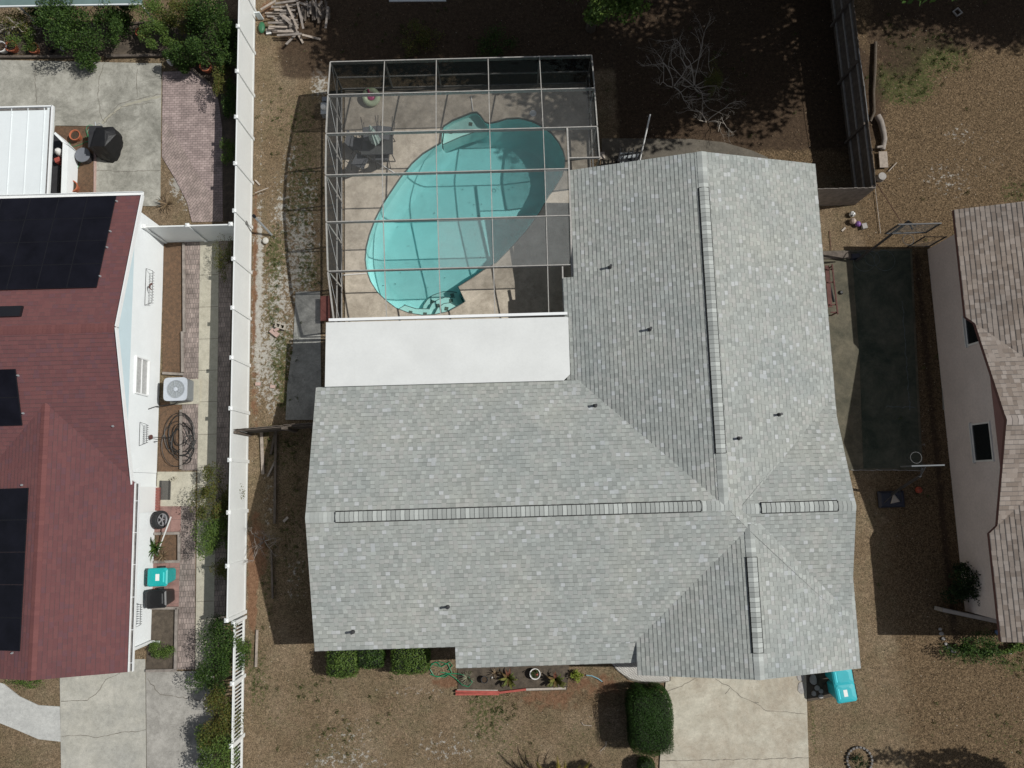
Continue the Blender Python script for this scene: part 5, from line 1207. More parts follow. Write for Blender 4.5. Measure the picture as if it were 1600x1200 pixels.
tag(MB().tube([g(u,v,.07) for u,v in((672,1053),(684,1058),(702,1052),(718,1053),(732,1057),(738,1066),(732,1073),(722,1070),(712,1060),(700,1052),(688,1050))],.016,6).build('green_hose',m_hoseg,smooth=True),'bright green hose curling into the front flower bed','hose')
hose('thin green hose coil on mulch beside the covered grill',(142,212),8,10,4,m_hoseg,.010,7,tail=[(125,226),(112,230),(108,222)])
tag(MB().tube([g(u,v,.05) for u,v in((106,226),(112,238),(122,240),(126,252),(118,270),(109,266))],.010,6).build('green_hose',m_hoseg,smooth=True),'thin green hose trailing down the mulch by low wall','hose')
hr=thing('hose_reel_tap','rust brown wall tap and round hose holder on white wall','tap',(WX,2.2,1)); q=onx(236,683,WX+.12); MB().lathe(q,[(.02,-.05),(.09,-.03),(.09,.03),(.02,.05)],16,M=Matrix.Rotation(PI/2,3,'Y')).build('round_holder',m_woodr,hr,smooth=True)
MB().tube([q,q+Vector((.25,0,-.3)),q+Vector((.5,.02,-.7))],.014,6).build('hose_stub',m_hosek,hr); q=onx(241,690,WX+.06); MB().bar(q,q+Vector((.12,0,0)),.03).build('tap',m_darkmetal,hr)

# ---------------------------------------------------------------- covered grill and round cover
gr=thing('covered_grill','barbecue grill under a black fabric cover on patio slab','covered grill',tuple(g(172,232,0)))
def q5(x,y,z): return g(60+x/6.665,150+y/6.665,z)
bm=bmesh.new(); base=g(172,232,0)
for x,y,z in [(600,330,1.15),(690,355,1.15),(690,525,1.12),(545,522,1.1),(580,400,1.13),(775,318,.95),(810,400,.95),(640,350,.04),(790,335,.04),(880,425,.6),(885,480,.05),(862,560,.05),(830,665,.04),(785,692,.04),(730,692,.05),(655,660,.05),(610,630,.06),(570,560,.3),(730,420,1.1),(820,420,.75)]:
    p=q5(x,y,z)-base; bm.verts.new(p)
bmesh.ops.convex_hull(bm,input=bm.verts); 
for v in [v for v in bm.verts if not v.link_faces]: bm.verts.remove(v)
bmesh.ops.subdivide_edges(bm,edges=bm.edges[:],cuts=3,use_grid_fill=True)
for v in bm.verts:
    n=v.normal; a=math.atan2(v.co.y,v.co.x); f=.022*math.sin(a*17)+.015*math.sin(a*9+v.co.z*5); v.co+=Vector((math.cos(a),math.sin(a),0))*f*(1.2-min(1,v.co.z))
me=bpy.data.meshes.new('cover'); bm.to_mesh(me); bm.free(); me.materials.append(m_tarp); o=bpy.data.objects.new('cover',me); C.objects.link(o); o.parent=gr
m=MB(); m.box(tuple(base+Vector((-.15,.1,.5))),(.5,.9,.8)); m.build('grill_box',m_darkmetal,gr)
for dx,dy in((-.3,.3),(.1,.3)): pass
m=MB(); m.tube([q5(600,300,.3),q5(640,285,.3),q5(670,310,.3)],.015,6); m.tube([q5(590,270,.32),q5(600,330,.3)],.02,6); m.build('hose_fitting',m_metal,gr)
p=g(129,242,.35); rt=thing('round_lid','round grey plastic lid on a drum beside the covered grill','lid',(p.x,p.y,.03)); MB().lathe((p.x,p.y,.03),[(.27,0),(.28,.3)],28).build('drum',m_darkmetal,rt,smooth=True)
MB().lathe((p.x,p.y,.03),[(.3,.3),(.31,.32),(.3,.345),(.05,.37),(.001,.37)],32,cap=False).build('lid',M_('lid_grey',(.16,.17,.19),.6,.1),rt,smooth=True)

# ---------------------------------------------------------------- patio set under the cage
T=[g(520+x/8.57,150+y/8.57,.72) for x,y in((385,520),(770,545),(750,775),(465,755))]; cT=sum(T,Vector())/4
T=[Vector((cT.x+sx*.62,cT.y+sy*.42,.72)) for sx,sy in((-1,1),(1,1),(1,-1),(-1,-1))]
tb=thing('patio_table','rectangular dark grey glass patio table inside the pool cage','table',(cT.x,cT.y,.04))
MB().prism(T,.70,.712).build('table_top',M_('smoked_glass',(.06,.062,.06),.12,.1),tb)
m=MB()
for i in range(4): m.tube([T[i],T[(i+1)%4]],.02,8)
m.build('table_frame',m_darkmetal,tb)
for p in T: c_=p.lerp(cT,.08); MB().tube([(c_.x,c_.y,.70),(c_.x+(p.x-cT.x)*.1,c_.y+(p.y-cT.y)*.1,.04)],.02,8).build('leg',m_darkmetal,tb)
um=thing('patio_umbrella','closed pale green umbrella standing in the patio table','umbrella',(cT.x,cT.y,.04)); MB().tube([(cT.x,cT.y,.05),(cT.x,cT.y,2.35)],.02,8).build('pole',m_metal,um)
m=MB(); n=20; rings=[]
for z,r_ in((.95,.13),(1.1,.19),(1.5,.15),(1.9,.1),(2.2,.05),(2.33,.02)):
    rings.append([Vector((cT.x+r_*(1+.28*math.cos(8*2*PI*k/n))*math.cos(2*PI*k/n),cT.y+r_*(1+.28*math.cos(8*2*PI*k/n))*math.sin(2*PI*k/n),z)) for k in range(n)])
m.loft(rings); m.build('canopy',m_canvas,um)
def chair(label):
    r=thing('patio_chair',label,'patio chair',(0,0,.04),'patio chairs around the table'); w_=.27
    m=MB(); m.loft([[Vector((x,y,z)) for x,y,z in((-w_,-.25,.42),(w_,-.25,.42),(w_,.25,.38),(-w_,.25,.38))][::-1],[Vector((x,y,z)) for x,y,z in((-w_,-.25,.435),(w_,-.25,.435),(w_,.25,.395),(-w_,.25,.395))][::-1]]); m.build('seat',m_sling,r,w=False)
    m=MB(); m.loft([[Vector((x,y,z)) for x,y,z in((-w_,.25,.40),(w_,.25,.40),(w_,.42,.95),(-w_,.42,.95))],[Vector((x,y,z)) for x,y,z in((-w_,.265,.40),(w_,.265,.40),(w_,.435,.95),(-w_,.435,.95))]]); m.build('backrest',m_sling,r,w=False)
    for s in(-1,1):
        x=s*(w_+.015); MB().tube([(x,-.27,.01),(x,-.25,.4),(x,-.2,.62),(x,.1,.64),(x,.33,.62)],.014,6).build('armrest',m_darkmetal,r,w=False)
        MB().tube([(x,.38,.01),(x,.2,.4),(x,.27,.42),(x,.44,.98)],.014,6).build('leg',m_darkmetal,r,w=False)
    MB().tube([(-w_,.44,.97),(w_,.44,.97)],.014,6).build('top_rail',m_darkmetal,r,w=False)
    return r
ch=chair('dark sling patio chair pulled out below left of the table'); p=g(560,254,.3); ch.location=(p.x+.1,p.y,.04); ch.rotation_euler=(0,0,PI-R(28)+R(0))
p=g(612,204,.6); c2=dup(ch,(cT.x+.32,cT.y+.36,.04),0,'dark patio chair tipped forward onto the table, right of the umbrella'); c2.rotation_euler=(R(98),0,R(-8)); c2.location=(cT.x+.42,cT.y+1.02,.84)
c3=dup(ch,(cT.x-.2,cT.y+.5,.04),0,'dark patio chair tipped forward onto the table, left of the umbrella'); c3.rotation_euler=(R(98),0,R(6)); c3.location=(cT.x-.28,cT.y+1.02,.84)
c4=dup(ch,(cT.x-.75,cT.y+.15,.04),R(80),'dark patio chair at left end of the table near the screen')
c5=dup(ch,(cT.x+.15,cT.y-.35,.04),PI,'dark patio chair pushed under the lower side of the table')
p=g(580,152,.25); fl_=thing('pool_float','pale green round inflatable float with magenta seat on deck','pool float',(p.x,p.y,.04)); Qf=Matrix.Rotation(R(22),3,'X')
MB().torus((p.x,p.y,.28),.26,.12,32,12,M=Qf).build('ring',m_palegreen,fl_,smooth=True); MB().ball((p.x,p.y,.3),.16,sc=(1,1,.4)).build('seat',m_pink,fl_,smooth=True); MB().tube([(p.x,p.y+.02,.3),(p.x-.06,p.y+.12,.48),(p.x-.08,p.y+.2,.55)],.05,8,.03).build('handle',m_pink,fl_,smooth=True)
tag(MB().tube([g(538.5,221.5,.06),g(624.5,275,.06)],.022,6).build('pool_pole',m_pot),'long thin white pool pole lying diagonally under patio chairs','pole')
tag(MB().tube([g(736,150,.06),g(739,173,.06)],.022,6).build('white_tube',m_pot),'short thin white tube on deck touching the pool bench','tube')
tag(MB().tube([g(534,430,.07),g(573,427,.07)],.022,6).build('white_pipe',m_pot),'white pipe on the deck beside the pool at left','pipe')
# pump box outside the cage, red bench
pb=thing('pool_pump','grey pool pump box outside the cage screen','pump',tuple(g(509,165,0))); c=g(508,168,.3)
MB().box((c.x,c.y-.1,.25),(.3,.5,.4)).build('housing',m_metal,pb,bevel=.02); MB().box((c.x+.02,c.y+.28,.35),(.22,.2,.3)).build('control_box',M_('pump_dark',(.14,.15,.17),.5,.1),pb,bevel=.02); MB().lathe((c.x-.02,c.y-.1,.45),[(.1,0),(.1,.12),(.05,.16)],14).build('filter_cap',m_pot,pb,smooth=True)
c=g(508,482,.35); bn=thing('red_bench','brick red box bench outside lower left cage corner','bench',(c.x,c.y,0)); MB().box((c.x,c.y,.36),(.36,1.0,.05)).build('seat',m_brickred,bn,bevel=.008)
MB().box((c.x,c.y,.18),(.28,.86,.3)).build('base',m_brickred,bn)

# ---------------------------------------------------------------- items beside the back of the house
tag(MB().tube([g(1000,250,1.2),g(1016,178.5,2.3)],.032,10).build('white_pipe',m_pot,smooth=True),'long white pipe leaning out from the grey roof edge','pipe')
rk_=thing('black_rack','black slatted rack standing by the back wall','rack',tuple(g(982,248,0))); m=MB()
for k in range(6):
    a=g(966+k*6.6,252,.9); b=g(970+k*6.6,232,.9); m2=MB().bar(a,b,.05,.03); m2.build('slat',m_blackpl,rk_)
MB().bar(g(966,243,.88),g(1003,238,.88),.07,.03).build('cross_bar',m_blackpl,rk_); MB().bar(g(964,251,.87),g(1003,247,.87),.1,.03).build('cross_bar',m_blackpl,rk_)
for u in(968,1000): MB().tube([g(u,240,.9),Vector((g(u,240,.9).x,g(u,240,.9).y,.03))],.03,6).build('leg',m_blackpl,rk_)
MB().box(g(984,246,.3)+Vector((0,0,-.05)),(.8,.45,.04)).build('shelf',m_metal,rk_)
tag(MB().box(g(941,243,.05),(.22,.3,.06),.0).build('paver_block',m_sand,bevel=.01),'pale square block just outside the cage corner','block')

# ---------------------------------------------------------------- left strip between fence and cage
dp=thing('leaning_pipe','grey leaning pipe beside the vinyl fence above white rock','pipe',tuple(g(424,368,0))); MB().tube([g(424.5,367,.05),g(397,338,1.3)],.045,10).build('pipe',m_metal,dp,smooth=True); MB().lathe(g(397,338,1.3),[(.07,-.05),(.07,.06)],10).build('cap',m_blackpl,dp)
m=MB(); c=g(415,376,.1); m.ball(c,.125,12,8,(1.,1.15,.6)); tag(m.build('white_rock',M_('chalky_rock',(.5,.48,.43),.9,.2,9),smooth=True),'rounded white rock at the foot of leaning grey pipe','rock')
tag(MB().tube([g(398.5,301.5,.25),g(419.5,293.5,.25)],.018,6).build('white_stick',m_sand),'thin white stick poking from under the vinyl fence','stick')
tag(MB().bar(g(399,281.5,.05),g(406,289,.05),.06,.02).build('wood_chip',m_sand),'short pale wood scrap beside the vinyl fence','wood scrap')
for i,(a,b,wd,mt,lab) in enumerate([((408.5,674),(411,741),.11,m_woodl,'pale weathered plank on the ground below the wooden fence'),((431,672),(429,818),.09,m_woodd,'long dark timber edging running down from the wooden fence'),((430,676),(423,710),.08,m_woodd,'short dark board leaning on the long timber edging'),((430,721),(418,745),.07,m_wood,'small grey board crossing the long timber edging'),((424,860),(426,935),.07,m_woodd,'dark timber edging beside the grey roof shadow'),((402,984),(400,1042),.08,m_woodl,'pale timber edging beside the slatted fence'),((443,815),(450,808),.09,m_sand,'small tan cardboard scrap in the shade')]):
    tag(MB().bar(g(*a,.06),g(*b,.06),wd,.06).build('timber',mt),lab,'timber')
for (a,b,lab) in [((287,380),(288,520),'long timber edging beside the rusty mulch bed'),((285,518),(285.5,582),'lower timber edging beside the rusty mulch bed'),((254,583),(287,585),'timber edging across the mulch bed above the air conditioner'),((283,640),(283,733),'pale timber edging under the black hose coils'),((280,835),(280,876),'timber edging at the agave bed'),((241,834),(281,833),'timber edging across the top of the agave bed'),((240,878),(281,877),'timber edging between the agave bed and teal bin'),((276,950),(274,1046),'timber edging beside the lower soil bed'),((228,1048),(276,1047),'timber edging across foot of the soil bed'),((236,950),(279,950),'timber edging below the black bin'),((0,89),(125,88),'dark railway sleeper edging the back bed, left length'),((165,88),(262,86),'dark railway sleeper edging the back bed, right length'),((300,108),(330,132),'diagonal dark sleeper by the orange pot')]:
    z=.1; tag(MB().bar(g(*a,z),g(*b,z),.1,.1).build('garden_edging',m_woodd if 'dark' in lab else m_wood,bevel=.01),lab,'garden edging','timber bed edging')
tag(MB().bar(g(150,197,.04),g(148,318,.04),.09,.05).build('brick_edging',m_pbrick),'narrow brick edging between the mulch and patio slab','edging')
fe=thing('painted_edging','faded red and white landscape timber edging front bed','garden edging',tuple(g(790,1080,0)))
for a,b,mt,z in(((712,1080),(780,1081),m_red,.1),((712,1084.5),(780,1084),m_red,.06),((780,1082),(822,1077),m_red,.1),((822,1077),(884,1075),m_sand,.1),((714,1078.5),(778,1079),m_sand,.07)): MB().bar(g(*a,z),g(*b,z),.075,.09).build('timber',mt,fe)
tag(MB().tube([g(u,v,.05) for u,v in((916,1055),(925,1056),(934,1060),(941,1065))],.02,6).build('blue_tube',M_('pale_blue_tube',(.2,.36,.42),.5,.1)),'short pale blue tube beside the front walk','tube')
tag(MB().tube([g(u,v,.04) for u,v in((909,1129),(912,1133),(925,1134))],.012,6).build('pale_stick',m_sand),'curved pale stick on the dry front lawn','stick')
tag(MB().tube([g(u,v,.04) for u,v in((947,1158),(947,1165),(938,1174))],.01,6).build('pale_twig',m_sand),'thin pale twig on lawn by hedge shadow','twig')

# timber pile -------------------------------------------------------
def plank(a,b,za,zb,wd,lab,mt):
    A=g(*a,za);B=g(*b,zb); tag(MB().bar(A,B,wd,.035).build('old_board',mt),lab,'board','boards of the timber pile')
def pp(x,y): return (400+x/10.667,y/10.667)
big_=[((80,160),(330,10),'long bleached board at the outer left edge of the timber pile'),((320,60),(700,5),'long curved brown board along the top of the timber pile'),((510,70),(700,480),'long pale board lying steeply across the timber pile'),((690,40),(790,480),'grey board right of centre crossing the timber pile'),((570,320),(785,720),'longest loose board sticking down from the timber pile'),((500,740),(660,580),'short board angled down left below the timber pile'),((770,580),(1075,655),'board pointing right onto the grass from the timber pile'),((350,590),(760,565),'lowest level board of the timber pile'),((360,520),(620,525),'bright white topped board near the pile bottom'),((710,40),(920,110),'slanting board at the top right of the timber pile'),((940,10),(1085,250),'diagonal board at right side of the timber pile'),((400,240),(600,420),'brown diagonal board left of pile centre'),((440,245),(570,340),'short pale diagonal board left of pile centre'),((1200,110),(1160,470),'outermost dark board at right end of the timber pile'),((1040,100),(1100,20),'dark leaning board at the right top of the pile')]
for i,(a,b,l) in enumerate(big_): plank(pp(*a),pp(*b),.42 if i not in(4,5,6,7) else .3,.4 if i not in(4,5,6) else .06,.085,l,[m_woodl,m_wood][i%2])
k=0
rr=random.Random(5)
for row in range(15):
    y=95+row*31; 
    for sx in range(2):
        x0=rr.uniform(150,330)+sx*220; x1=x0+rr.uniform(180,330); k+=1; yy=y+rr.uniform(-10,10)
        plank(pp(x0,yy),pp(min(x1,720),yy+rr.uniform(-18,18)),rr.uniform(.08,.32),rr.uniform(.08,.32),rr.uniform(.06,.1),'grey brown board lying level in left half of timber pile, '+('upper left end' if row<5 and sx==0 else 'upper middle' if row<5 else 'left end of middle rows' if row<10 and sx==0 else 'centre of middle rows' if row<10 else 'lower left end' if sx==0 else 'lower middle'),rr.choice([m_wood,m_woodl,m_woodd,m_wood]))
for col in range(16):
    x=760+col*30+rr.uniform(-8,8); y0=rr.uniform(-60,120); y1=rr.uniform(230,400)-max(0,col-8)*4
    plank(pp(x,y0),pp(x+rr.uniform(-20,30),y1),rr.uniform(.08,.3),rr.uniform(.08,.3),rr.uniform(.06,.1),'board lying end on in right half of timber pile, '+('near the middle' if col<5 else 'between middle and end' if col<10 else 'in shade at right end'),rr.choice([m_wood,m_woodd,m_woodd,m_woodl]) if col<9 else m_woodd)
c=g(409,43,.1); m=MB(); m.ball(c,.2,12,8,(.7,1.3,.5)); tag(m.build('green_jug',M_('dark_green_plastic',(.03,.13,.06),.5,.1),smooth=True),'dark green plastic jug beside the timber pile and fence','jug')
tag(MB().box(g(420,51,.06),(.22,.14,.08),.15).build('white_scrap',m_pot,bevel=.015),'bright white scrap at lower left of the timber pile','scrap')
tag(MB().bar(g(401,19,.5),g(408,30,.05),.22,.05).build('plastic_sheet',m_panL),'pale plastic panel leaning on the vinyl fence by the boards','panel')

# ---------------------------------------------------------------- right hand yard
def ball(label,uv,r_,mat,mark=False,z=0):
    p=g(uv[0],uv[1],r_); r=thing('ball',label,'ball',(p.x,p.y,z),'play balls'); MB().ball((0,0,r_),r_,20,14).build('skin',mat,r,w=False,smooth=True)
    if mark:
        m=MB()
        for k in range(7):
            d=Vector((random.gauss(0,1),random.gauss(0,1),abs(random.gauss(0,1))+.3)).normalized(); q=Vector((0,0,r_))+d*(r_+.001); a=d.orthogonal().normalized(); b=d.cross(a); m.poly([q+(a*math.cos(t)+b*math.sin(t))*r_*.27 for t in [2*PI*i/5 for i in range(5)]])
        m.build('pentagon_patch',m_black,r,w=False)
    else:
        m=MB(); m.torus((0,0,r_),r_,.004,30,4,M=Matrix.Rotation(1.2,3,'X')); m.torus((0,0,r_),r_,.004,30,4,M=Matrix.Rotation(1.4,3,'Y')); m.build('seam',m_darkmetal,r,w=False)
ball('white football with dark patches on leaf litter',(1331.5,334.5),.12,m_pot,True); ball('beige ball touching the white football',(1332.5,345.5),.13,m_beige); ball('purple ball beside the beige ball',(1340.5,350),.115,m_purple); ball('red orange ball in shade near the basketball hoop base',(1435.5,765.5),.13,m_orange)
tag(MB().box(g(1350,353.5,.08),(.2,.22,.16),.2).build('grey_box',m_stone,bevel=.01),'small grey box beside the purple ball','box')
tag(MB().bar(g(1315.5,361,.03),g(1321,355.5,.03),.07,.02).build('white_scrap',m_sand),'pale paper scrap left of the balls','scrap')
tag(MB().tube([g(1296,360,.03),g(1299,395,.03)],.012,5).build('dark_cord',m_woodr),'thin dark cord lying on leaf litter by grey eave','cord')
# fallen branch, log, stump, planks
tag(MB().tube([g(1368,66,.1),g(1367,110,.12),g(1365,145,.1),g(1366,175,.1),g(1360,190,.15)],.07,8,.05).build('fallen_branch',m_bark,smooth=True),'long dark fallen branch behind the tall wooden fence','branch')
lg=thing('log','grey brown crooked log standing on the ground beside fence','log',tuple(g(1378,205,0))); MB().tube([g(1371,181,.16),g(1376,190,.17),g(1380,205,.18),g(1382,218,.16),g(1379,234,.15)],.13,12,.1).build('stem',m_wood,lg,smooth=True); MB().tube([g(1378,229,.2),g(1370,230,.35)],.06,8,.04).build('branch_stub',m_wood,lg)
tag(MB().bar(g(1379,237,.12),g(1381,262,.12),.34,.06).build('plank',m_woodl),'short wide pale plank below the grey log','plank')
st=MB().lathe(g(1379,275,.25),[(.17,-.25),(.16,0)],14); tag(st.build('stump',m_stone,smooth=True),'small round grey stump at the fence corner','stump')
tag(MB().tube([g(1388,268,.05),g(1401,254,.1)],.02,6).build('pale_stick',m_sand),'pale stick beside the grey stump','stick')
tag(MB().tube([g(1370,287,1.7),g(1408,347,3.2)],.012,5).build('red_rope',m_woodr),'thin dark red rope from the fence corner to hoop backboard','rope')
tag(MB().tube([g(1367,292,.06),g(1376,365,.06)],.012,5).build('pale_rope',m_sand),'thin pale rope on the ground from fence corner','rope')
tag(MB().tube([g(1341,75,1.9),g(1350,130,1.95),g(1357,190,1.9)],.01,5).build('pale_wire',m_metal),'thin pale wire strung along the long dark fence','wire')
m=MB(); c=g(1496,19,.05); Qz=R(35)
for s in(-1,1): m.box(c+Matrix.Rotation(Qz,3,'Z')@Vector((s*.13,0,0)),(.05,.31,.05),Qz); m.box(c+Matrix.Rotation(Qz,3,'Z')@Vector((0,s*.13,0)),(.21,.05,.05),Qz)
tag(m.build('square_frame',m_stone),'small square grey frame in deep shade at top right','frame')
# basketball hoops
def hoop(label,base,board_c,dirn,w_,h_,zb,clear,sand=False):
    bsx=1 if sand else .42
    r=thing('basketball_hoop',label,'basketball hoop',(base.x,base.y,0),'portable basketball hoops on the court'); d=dirn
    m=MB(); m.loft([[Vector((base.x+sx*a*bsx,base.y+sy*b*bsx,z)) for sx,sy in((-1,-1),(1,-1),(1,1),(-1,1))] for a,b,z in((.5,.3,.02),(.52,.32,.08),(.42,.24,.2))]); m.build('base',m_navy,r,bevel=.02)
    top=Vector((board_c.x,board_c.y-d*.35,zb-.2)); pb_=Vector((base.x,base.y+d*.2,.15)); MB().tube([pb_,pb_.lerp(top,.6),top],.05,10).build('pole',m_darkmetal,r)
    for s in(-1,1): MB().tube([Vector((base.x+s*.35,base.y-d*.15,.15)),pb_.lerp(top,.3)],.018,6).build('brace',m_darkmetal,r)
    MB().tube([top,Vector((board_c.x,board_c.y-d*.03,zb+.2))],.03,6).build('arm',m_darkmetal,r); MB().tube([top+Vector((.1,0,-.15)),Vector((board_c.x+.1,board_c.y-d*.03,zb-.2))],.03,6).build('arm',m_darkmetal,r)
    m=MB(); m.box((board_c.x,board_c.y,zb),(w_,.025,h_)); bo=m.build('backboard',clear,r)
    m=MB(); 
    for s in(-1,1): m.box((board_c.x+s*w_/2,board_c.y,zb),(.045,.05,h_+.04)); m.box((board_c.x,board_c.y,zb+s*h_/2),(w_-.05,.046,.045))
    m.build('board_frame',m_darkmetal if not sand else M_('slate_blue_metal',(.06,.07,.08),.5,.1),bo)
    MB().torus((board_c.x,board_c.y+d*.3,zb-.35),.2,.009,28,6).build('rim',m_darkmetal,r)
    m=MB()
    for k in range(12): t=2*PI*k/12; m.tube([(board_c.x+.22*math.cos(t),board_c.y+d*.3+.22*math.sin(t),zb-.36),(board_c.x+.12*math.cos(t+.3),board_c.y+d*.3+.12*math.sin(t+.3),zb-.75)],.005,4)
    m.build('net',m_darkmetal,r); return r
mclear=screenmat('clear_backboard',.22,(.35,.38,.38))
q1=g(1440,347,3.75); q0=g(1412,367,2.75)
hoop('basketball hoop with clear backboard at top end of the court',g(1335,402,0),Vector(((q0.x+q1.x)/2,(q0.y+q1.y)/2,0)),-1,1.5,1.0,3.25,mclear)
qb=g(1448,727.5,3.3)
hoop('basketball hoop with navy base at lower end of the court',g(1393,780,.1),Vector((qb.x,qb.y,0)),1,1.1,.75,3.0,m_navy,True)
p=g(1400,779,.25); m=MB(); m.loft([[g(1391,787.5,.2),g(1407,784,.2),g(1396,770,.2)],[g(1392,786.5,.27),g(1405.5,783,.27),g(1396,772,.27)]]); tag(m.build('sandbag',m_sand,bevel=.02),'beige triangular sandbag lying on the navy hoop base','sandbag')
for (u,v,rad) in((1350,408,.42),(1363,404,.3),(1382,407,.42)):
    struct(MB().torus(g(u,v,.046),rad,.012,40,4).build('chalk_ring',m_chalk))
struct(ribbon('chalk_line',[(1410,470),(1416,560),(1422,640)],m_chalk,.04,.0485,None,.02)); struct(ribbon('chalk_line',[(1383,636),(1430,636)],m_chalk,.03,.0485,None,.02)); struct(ribbon('chalk_line',[(1330,734.5),(1440,735)],m_stone,.025,.0485,None,.01))
# chain link fence post and rail between court and right house
cf=thing('chain_link_fence','low chain link fence from hoop to corner of right house','fence',tuple(g(1435,386,0)))
A=g(1418,386); B=g(1450,386)
for p in(A,B): MB().tube([p,p+Vector((0,0,1.3))],.03,8).build('post',m_darkmetal,cf)
for z in(.1,1.28): MB().tube([A+Vector((0,0,z)),B+Vector((0,0,z))],.018,6).build('rail',m_darkmetal,cf)
m=MB(); L=(B-A).length; n=int(L/.08)
for k in range(n+1):
    x=k/n
    for s in(-1,1):
        a=x; b=x+s*1.15/L
        if b<0 or b>1: 
            bb=max(0,min(1,b)); f=(bb-a)/(b-a) if b!=a else 1
        else: bb=b; f=1
        if f>.02: m.tube([A.lerp(B,a)+Vector((0,0,.12)),A.lerp(B,bb)+Vector((0,0,.12+1.15*f))],.004,3)
m.build('wire_mesh',m_metal,cf)
# wooden threshold beside court, red swing bench
tag(MB().bar(g(1285,399,.08),g(1330,398,.08),.3,.1).build('timber_step',m_woodd),'grey timber step across the court end by grey eave','step')
c=g(1301,455,.45); sb=thing('swing_bench','red brown wooden frame bench half hidden under the grey eave','bench',(c.x,c.y,.04))
MB().bar(g(1292,415,.5),g(1297,480,.5),.16,.04).build('seat',m_woodr,sb); MB().bar(g(1300,413,.6),g(1309,491,.6),.05,.05).build('rail',m_woodr,sb)
for v in(421,441,476,488): MB().bar(g(1292+(v-415)*.08,v,.56),g(1301+(v-413)*.1,v,.56),.05,.04).build('crosspiece',m_woodr,sb)
for u,v in((1301,415),(1308,488)): q=g(u,v,.55); MB().tube([q,(q.x,q.y,.05)],.03,6).build('leg',m_woodr,sb)
MB().tube([g(1296,445,.2),g(1300,460,.25),g(1303,472,.2)],.05,8).build('bent_bar',m_blackpl,sb)
tag(MB().lathe(g(1314,457,.08),[(.06,-.06),(.09,.0),(.05,.06)],10).build('black_knob',m_blackpl),'small black knob on the pad by red bench','ball')  # black knob lying beside the red bench
# ledge wall of right house
lx=[g(1470,952,.8),g(1560,968,.8),g(1565,977,.8),g(1470,957,.8)]
ld=thing('garden_ledge','low grey brown ledge wall below the dark shrub at right house','low wall',tuple(g(1515,965,0))); m=MB(); a=g(1472,953,.55); b=g(1562,972,.55); d=(b-a).normalized(); m.bar(a+Vector((0,0,-.28)),b+Vector((0,0,-.28)),.14,.5); m.build('wall',m_stone,ld); MB().bar(a,b,.13,.05).build('cap',M_('ledge_cap',(.34,.30,.26),.9,.1),ld)
tag(MB().ball(g(1558,988,.08),.09,sc=(1,1,.8)).build('blue_ball',M_('pale_blue_plastic',(.15,.22,.4),.4,.1),smooth=True),'small pale blue ball in plants by right house','ball')
tag(MB().ball(g(1578,1019,.08),.07).build('white_stone',m_pot,smooth=True),'white round stone under the right house eave','stone')
for i,(u,v) in enumerate([(1469,983),(1471,990),(1474,998),(1478,1006),(1483,1012),(1490,1017)]):
    tag(MB().ball(g(u,v,.04),random.uniform(.07,.11),10,6,(1,.8,.5)).build('edging_stone',m_stone,smooth=True),'small grey stone in curved edging line below the ledge','stone','curved stone edging below the ledge')
# ring planter at bottom
rp=thing('stone_ring','ring of pale stone edging on leaf litter at the bottom right','garden ring',tuple(g(1343,1188,0))); c=g(1343,1188,.05)
for k in range(22):
    t=2*PI*k/22; MB().box((c.x+.46*math.cos(t),c.y+.46*math.sin(t),.05),(.08,.10,.08),t).build('stone',M_('dull_stone',(.17,.16,.15),.9,.4,9),rp,bevel=.015)
shrub('faint dark grasses inside the stone ring',(1343,1188),12,12,.3,200,.08,m_ld,stems=False,name='grass_clump',cat='plant')
# greenhouse / roof strip at top left corner
gh=thing('back_fence_panel','pale teal corrugated panel roof at the top left corner','panel',tuple(g(100,-10,0))); a=g(-80,2,1.6); b=g(223,-3,1.6)
MB().bar(a,b,.5,.03).build('panel',M_('teal_panel',(.14,.20,.19),.4,.1,3),gh); MB().bar(a+Vector((0,-.28,.02)),b+Vector((0,-.28,.02)),.05,.06).build('edge',m_panL,gh)
for u in(20,215): q=g(u,0,1.5); MB().tube([q,(q.x,q.y,0)],.04,6).build('post',m_panL,gh)
tag(MB().bar(g(608,1.5,.3),g(697,1.,.3),.05,.05).build('white_rail',m_panL),'thin pale rail at the top edge above the cage','rail')

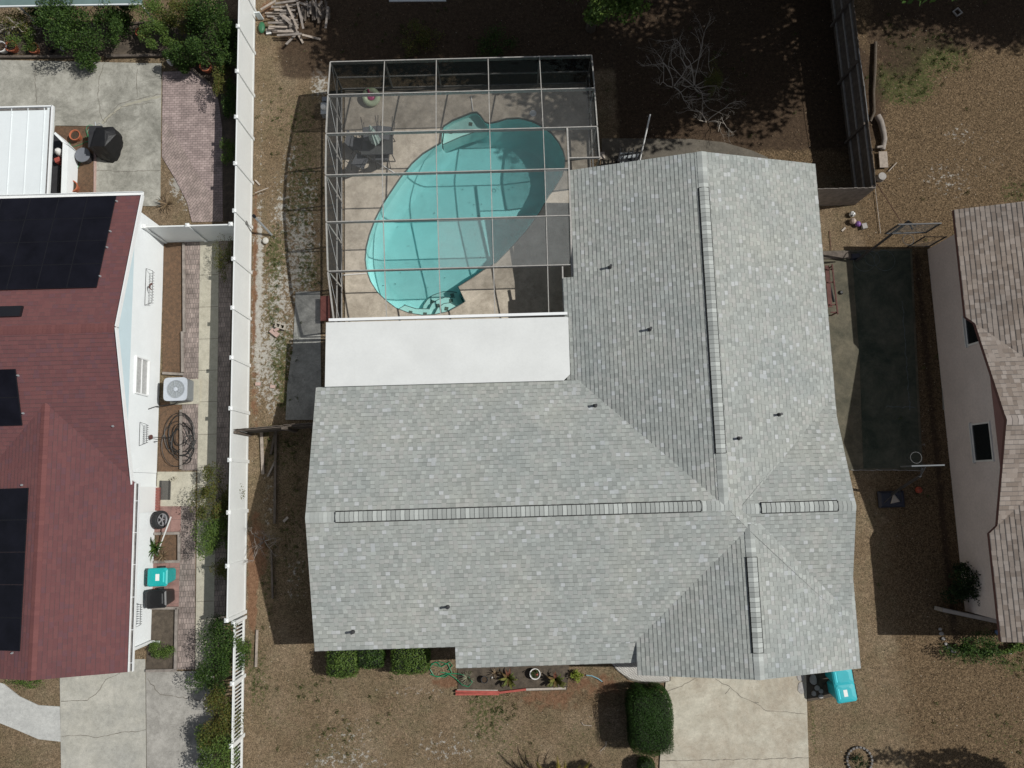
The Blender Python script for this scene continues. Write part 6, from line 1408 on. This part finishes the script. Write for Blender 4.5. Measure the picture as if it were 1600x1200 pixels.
# ---------------------------------------------------------------- litter, grass, stones scattered on the ground (uncountable)
HR=[(-7,-6.6,12,12),(DX0,DY0,DX1,DY1),(16.2,-6.2,30,10.2)]
def okp(x,y): return ~(((x>DX0)&(x<DX1)&(y>DY0)&(y<DY1)))
def scatter(n,x0,x1,y0,y1,ch,thr):
    x=RNG.uniform(x0,x1,n); y=RNG.uniform(y0,y1,n); ix=np.clip(np.searchsorted(xs,x)-1,0,nx-1); iy=np.clip(np.searchsorted(ys,y)-1,0,ny-1)
    val=ch[iy,ix]; k=(RNG.random(n)<val*thr)&okp(x,y)&(x>-10.05)
    for (a,b,c_,d) in ((4.6,-6.1,11.3,11),(11.9,-1.,15.2,9.1),(5.9,-14,11.6,-6)): k&=~((x>a)&(x<c_)&(y>b)&(y<d))
    return x[k],y[k]
x,y=scatter(150000,-10,24,-13,23,lit*(1-.8*shade_m),.30); n=len(x)
o=leafmesh('leaf_litter',np.stack([x,y,RNG.uniform(.005,.04,n)],1),norms(n,1.2),.055,m_dry,asp=.6); o['kind']='stuff'
x,y=scatter(110000,-10,24,-13,23,np.clip(green,0,1)**1.3,.75); n=len(x)
nn=RNG.normal(size=(n,3)); nn[:,2]*=.5; nn[:,2]+=.5; nn/=np.linalg.norm(nn,axis=1,keepdims=True)
o=leafmesh('grass',np.stack([x,y,RNG.uniform(.01,.05,n)],1),nn,.075,m_blade,asp=.28); o['kind']='stuff'
# tufts: blades gathered in clumps
tx,ty=scatter(46000,-10,24,-13,23,np.clip(green-.1,0,1.3)**1.1,.2); m_=22; n=len(tx)*m_
px_=np.repeat(tx,m_)+RNG.normal(size=n)*.045; py_=np.repeat(ty,m_)+RNG.normal(size=n)*.045
nn=RNG.normal(size=(n,3)); nn[:,2]*=.4; nn[:,2]+=.35; nn/=np.linalg.norm(nn,axis=1,keepdims=True)
o=leafmesh('weed_tufts',np.stack([px_,py_,RNG.uniform(.01,.07,n)],1),nn,.07,leafmat('weed_leaves',[(.03,.05,.012),(.06,.09,.02),(.09,.12,.03),(.12,.13,.05)],.2),asp=.35); o['kind']='stuff'
x,y=scatter(9000,-10,24,-13,23,np.full_like(green,.5),.5); n=len(x)
o=leafmesh('pale_debris',np.stack([x,y,RNG.uniform(.01,.03,n)],1),norms(n,2),.04,leafmat('pale_debris',[(.35,.28,.2),(.5,.45,.38),(.2,.14,.09)],.05),asp=.6); o['kind']='stuff'
print('objects',len(bpy.data.objects))
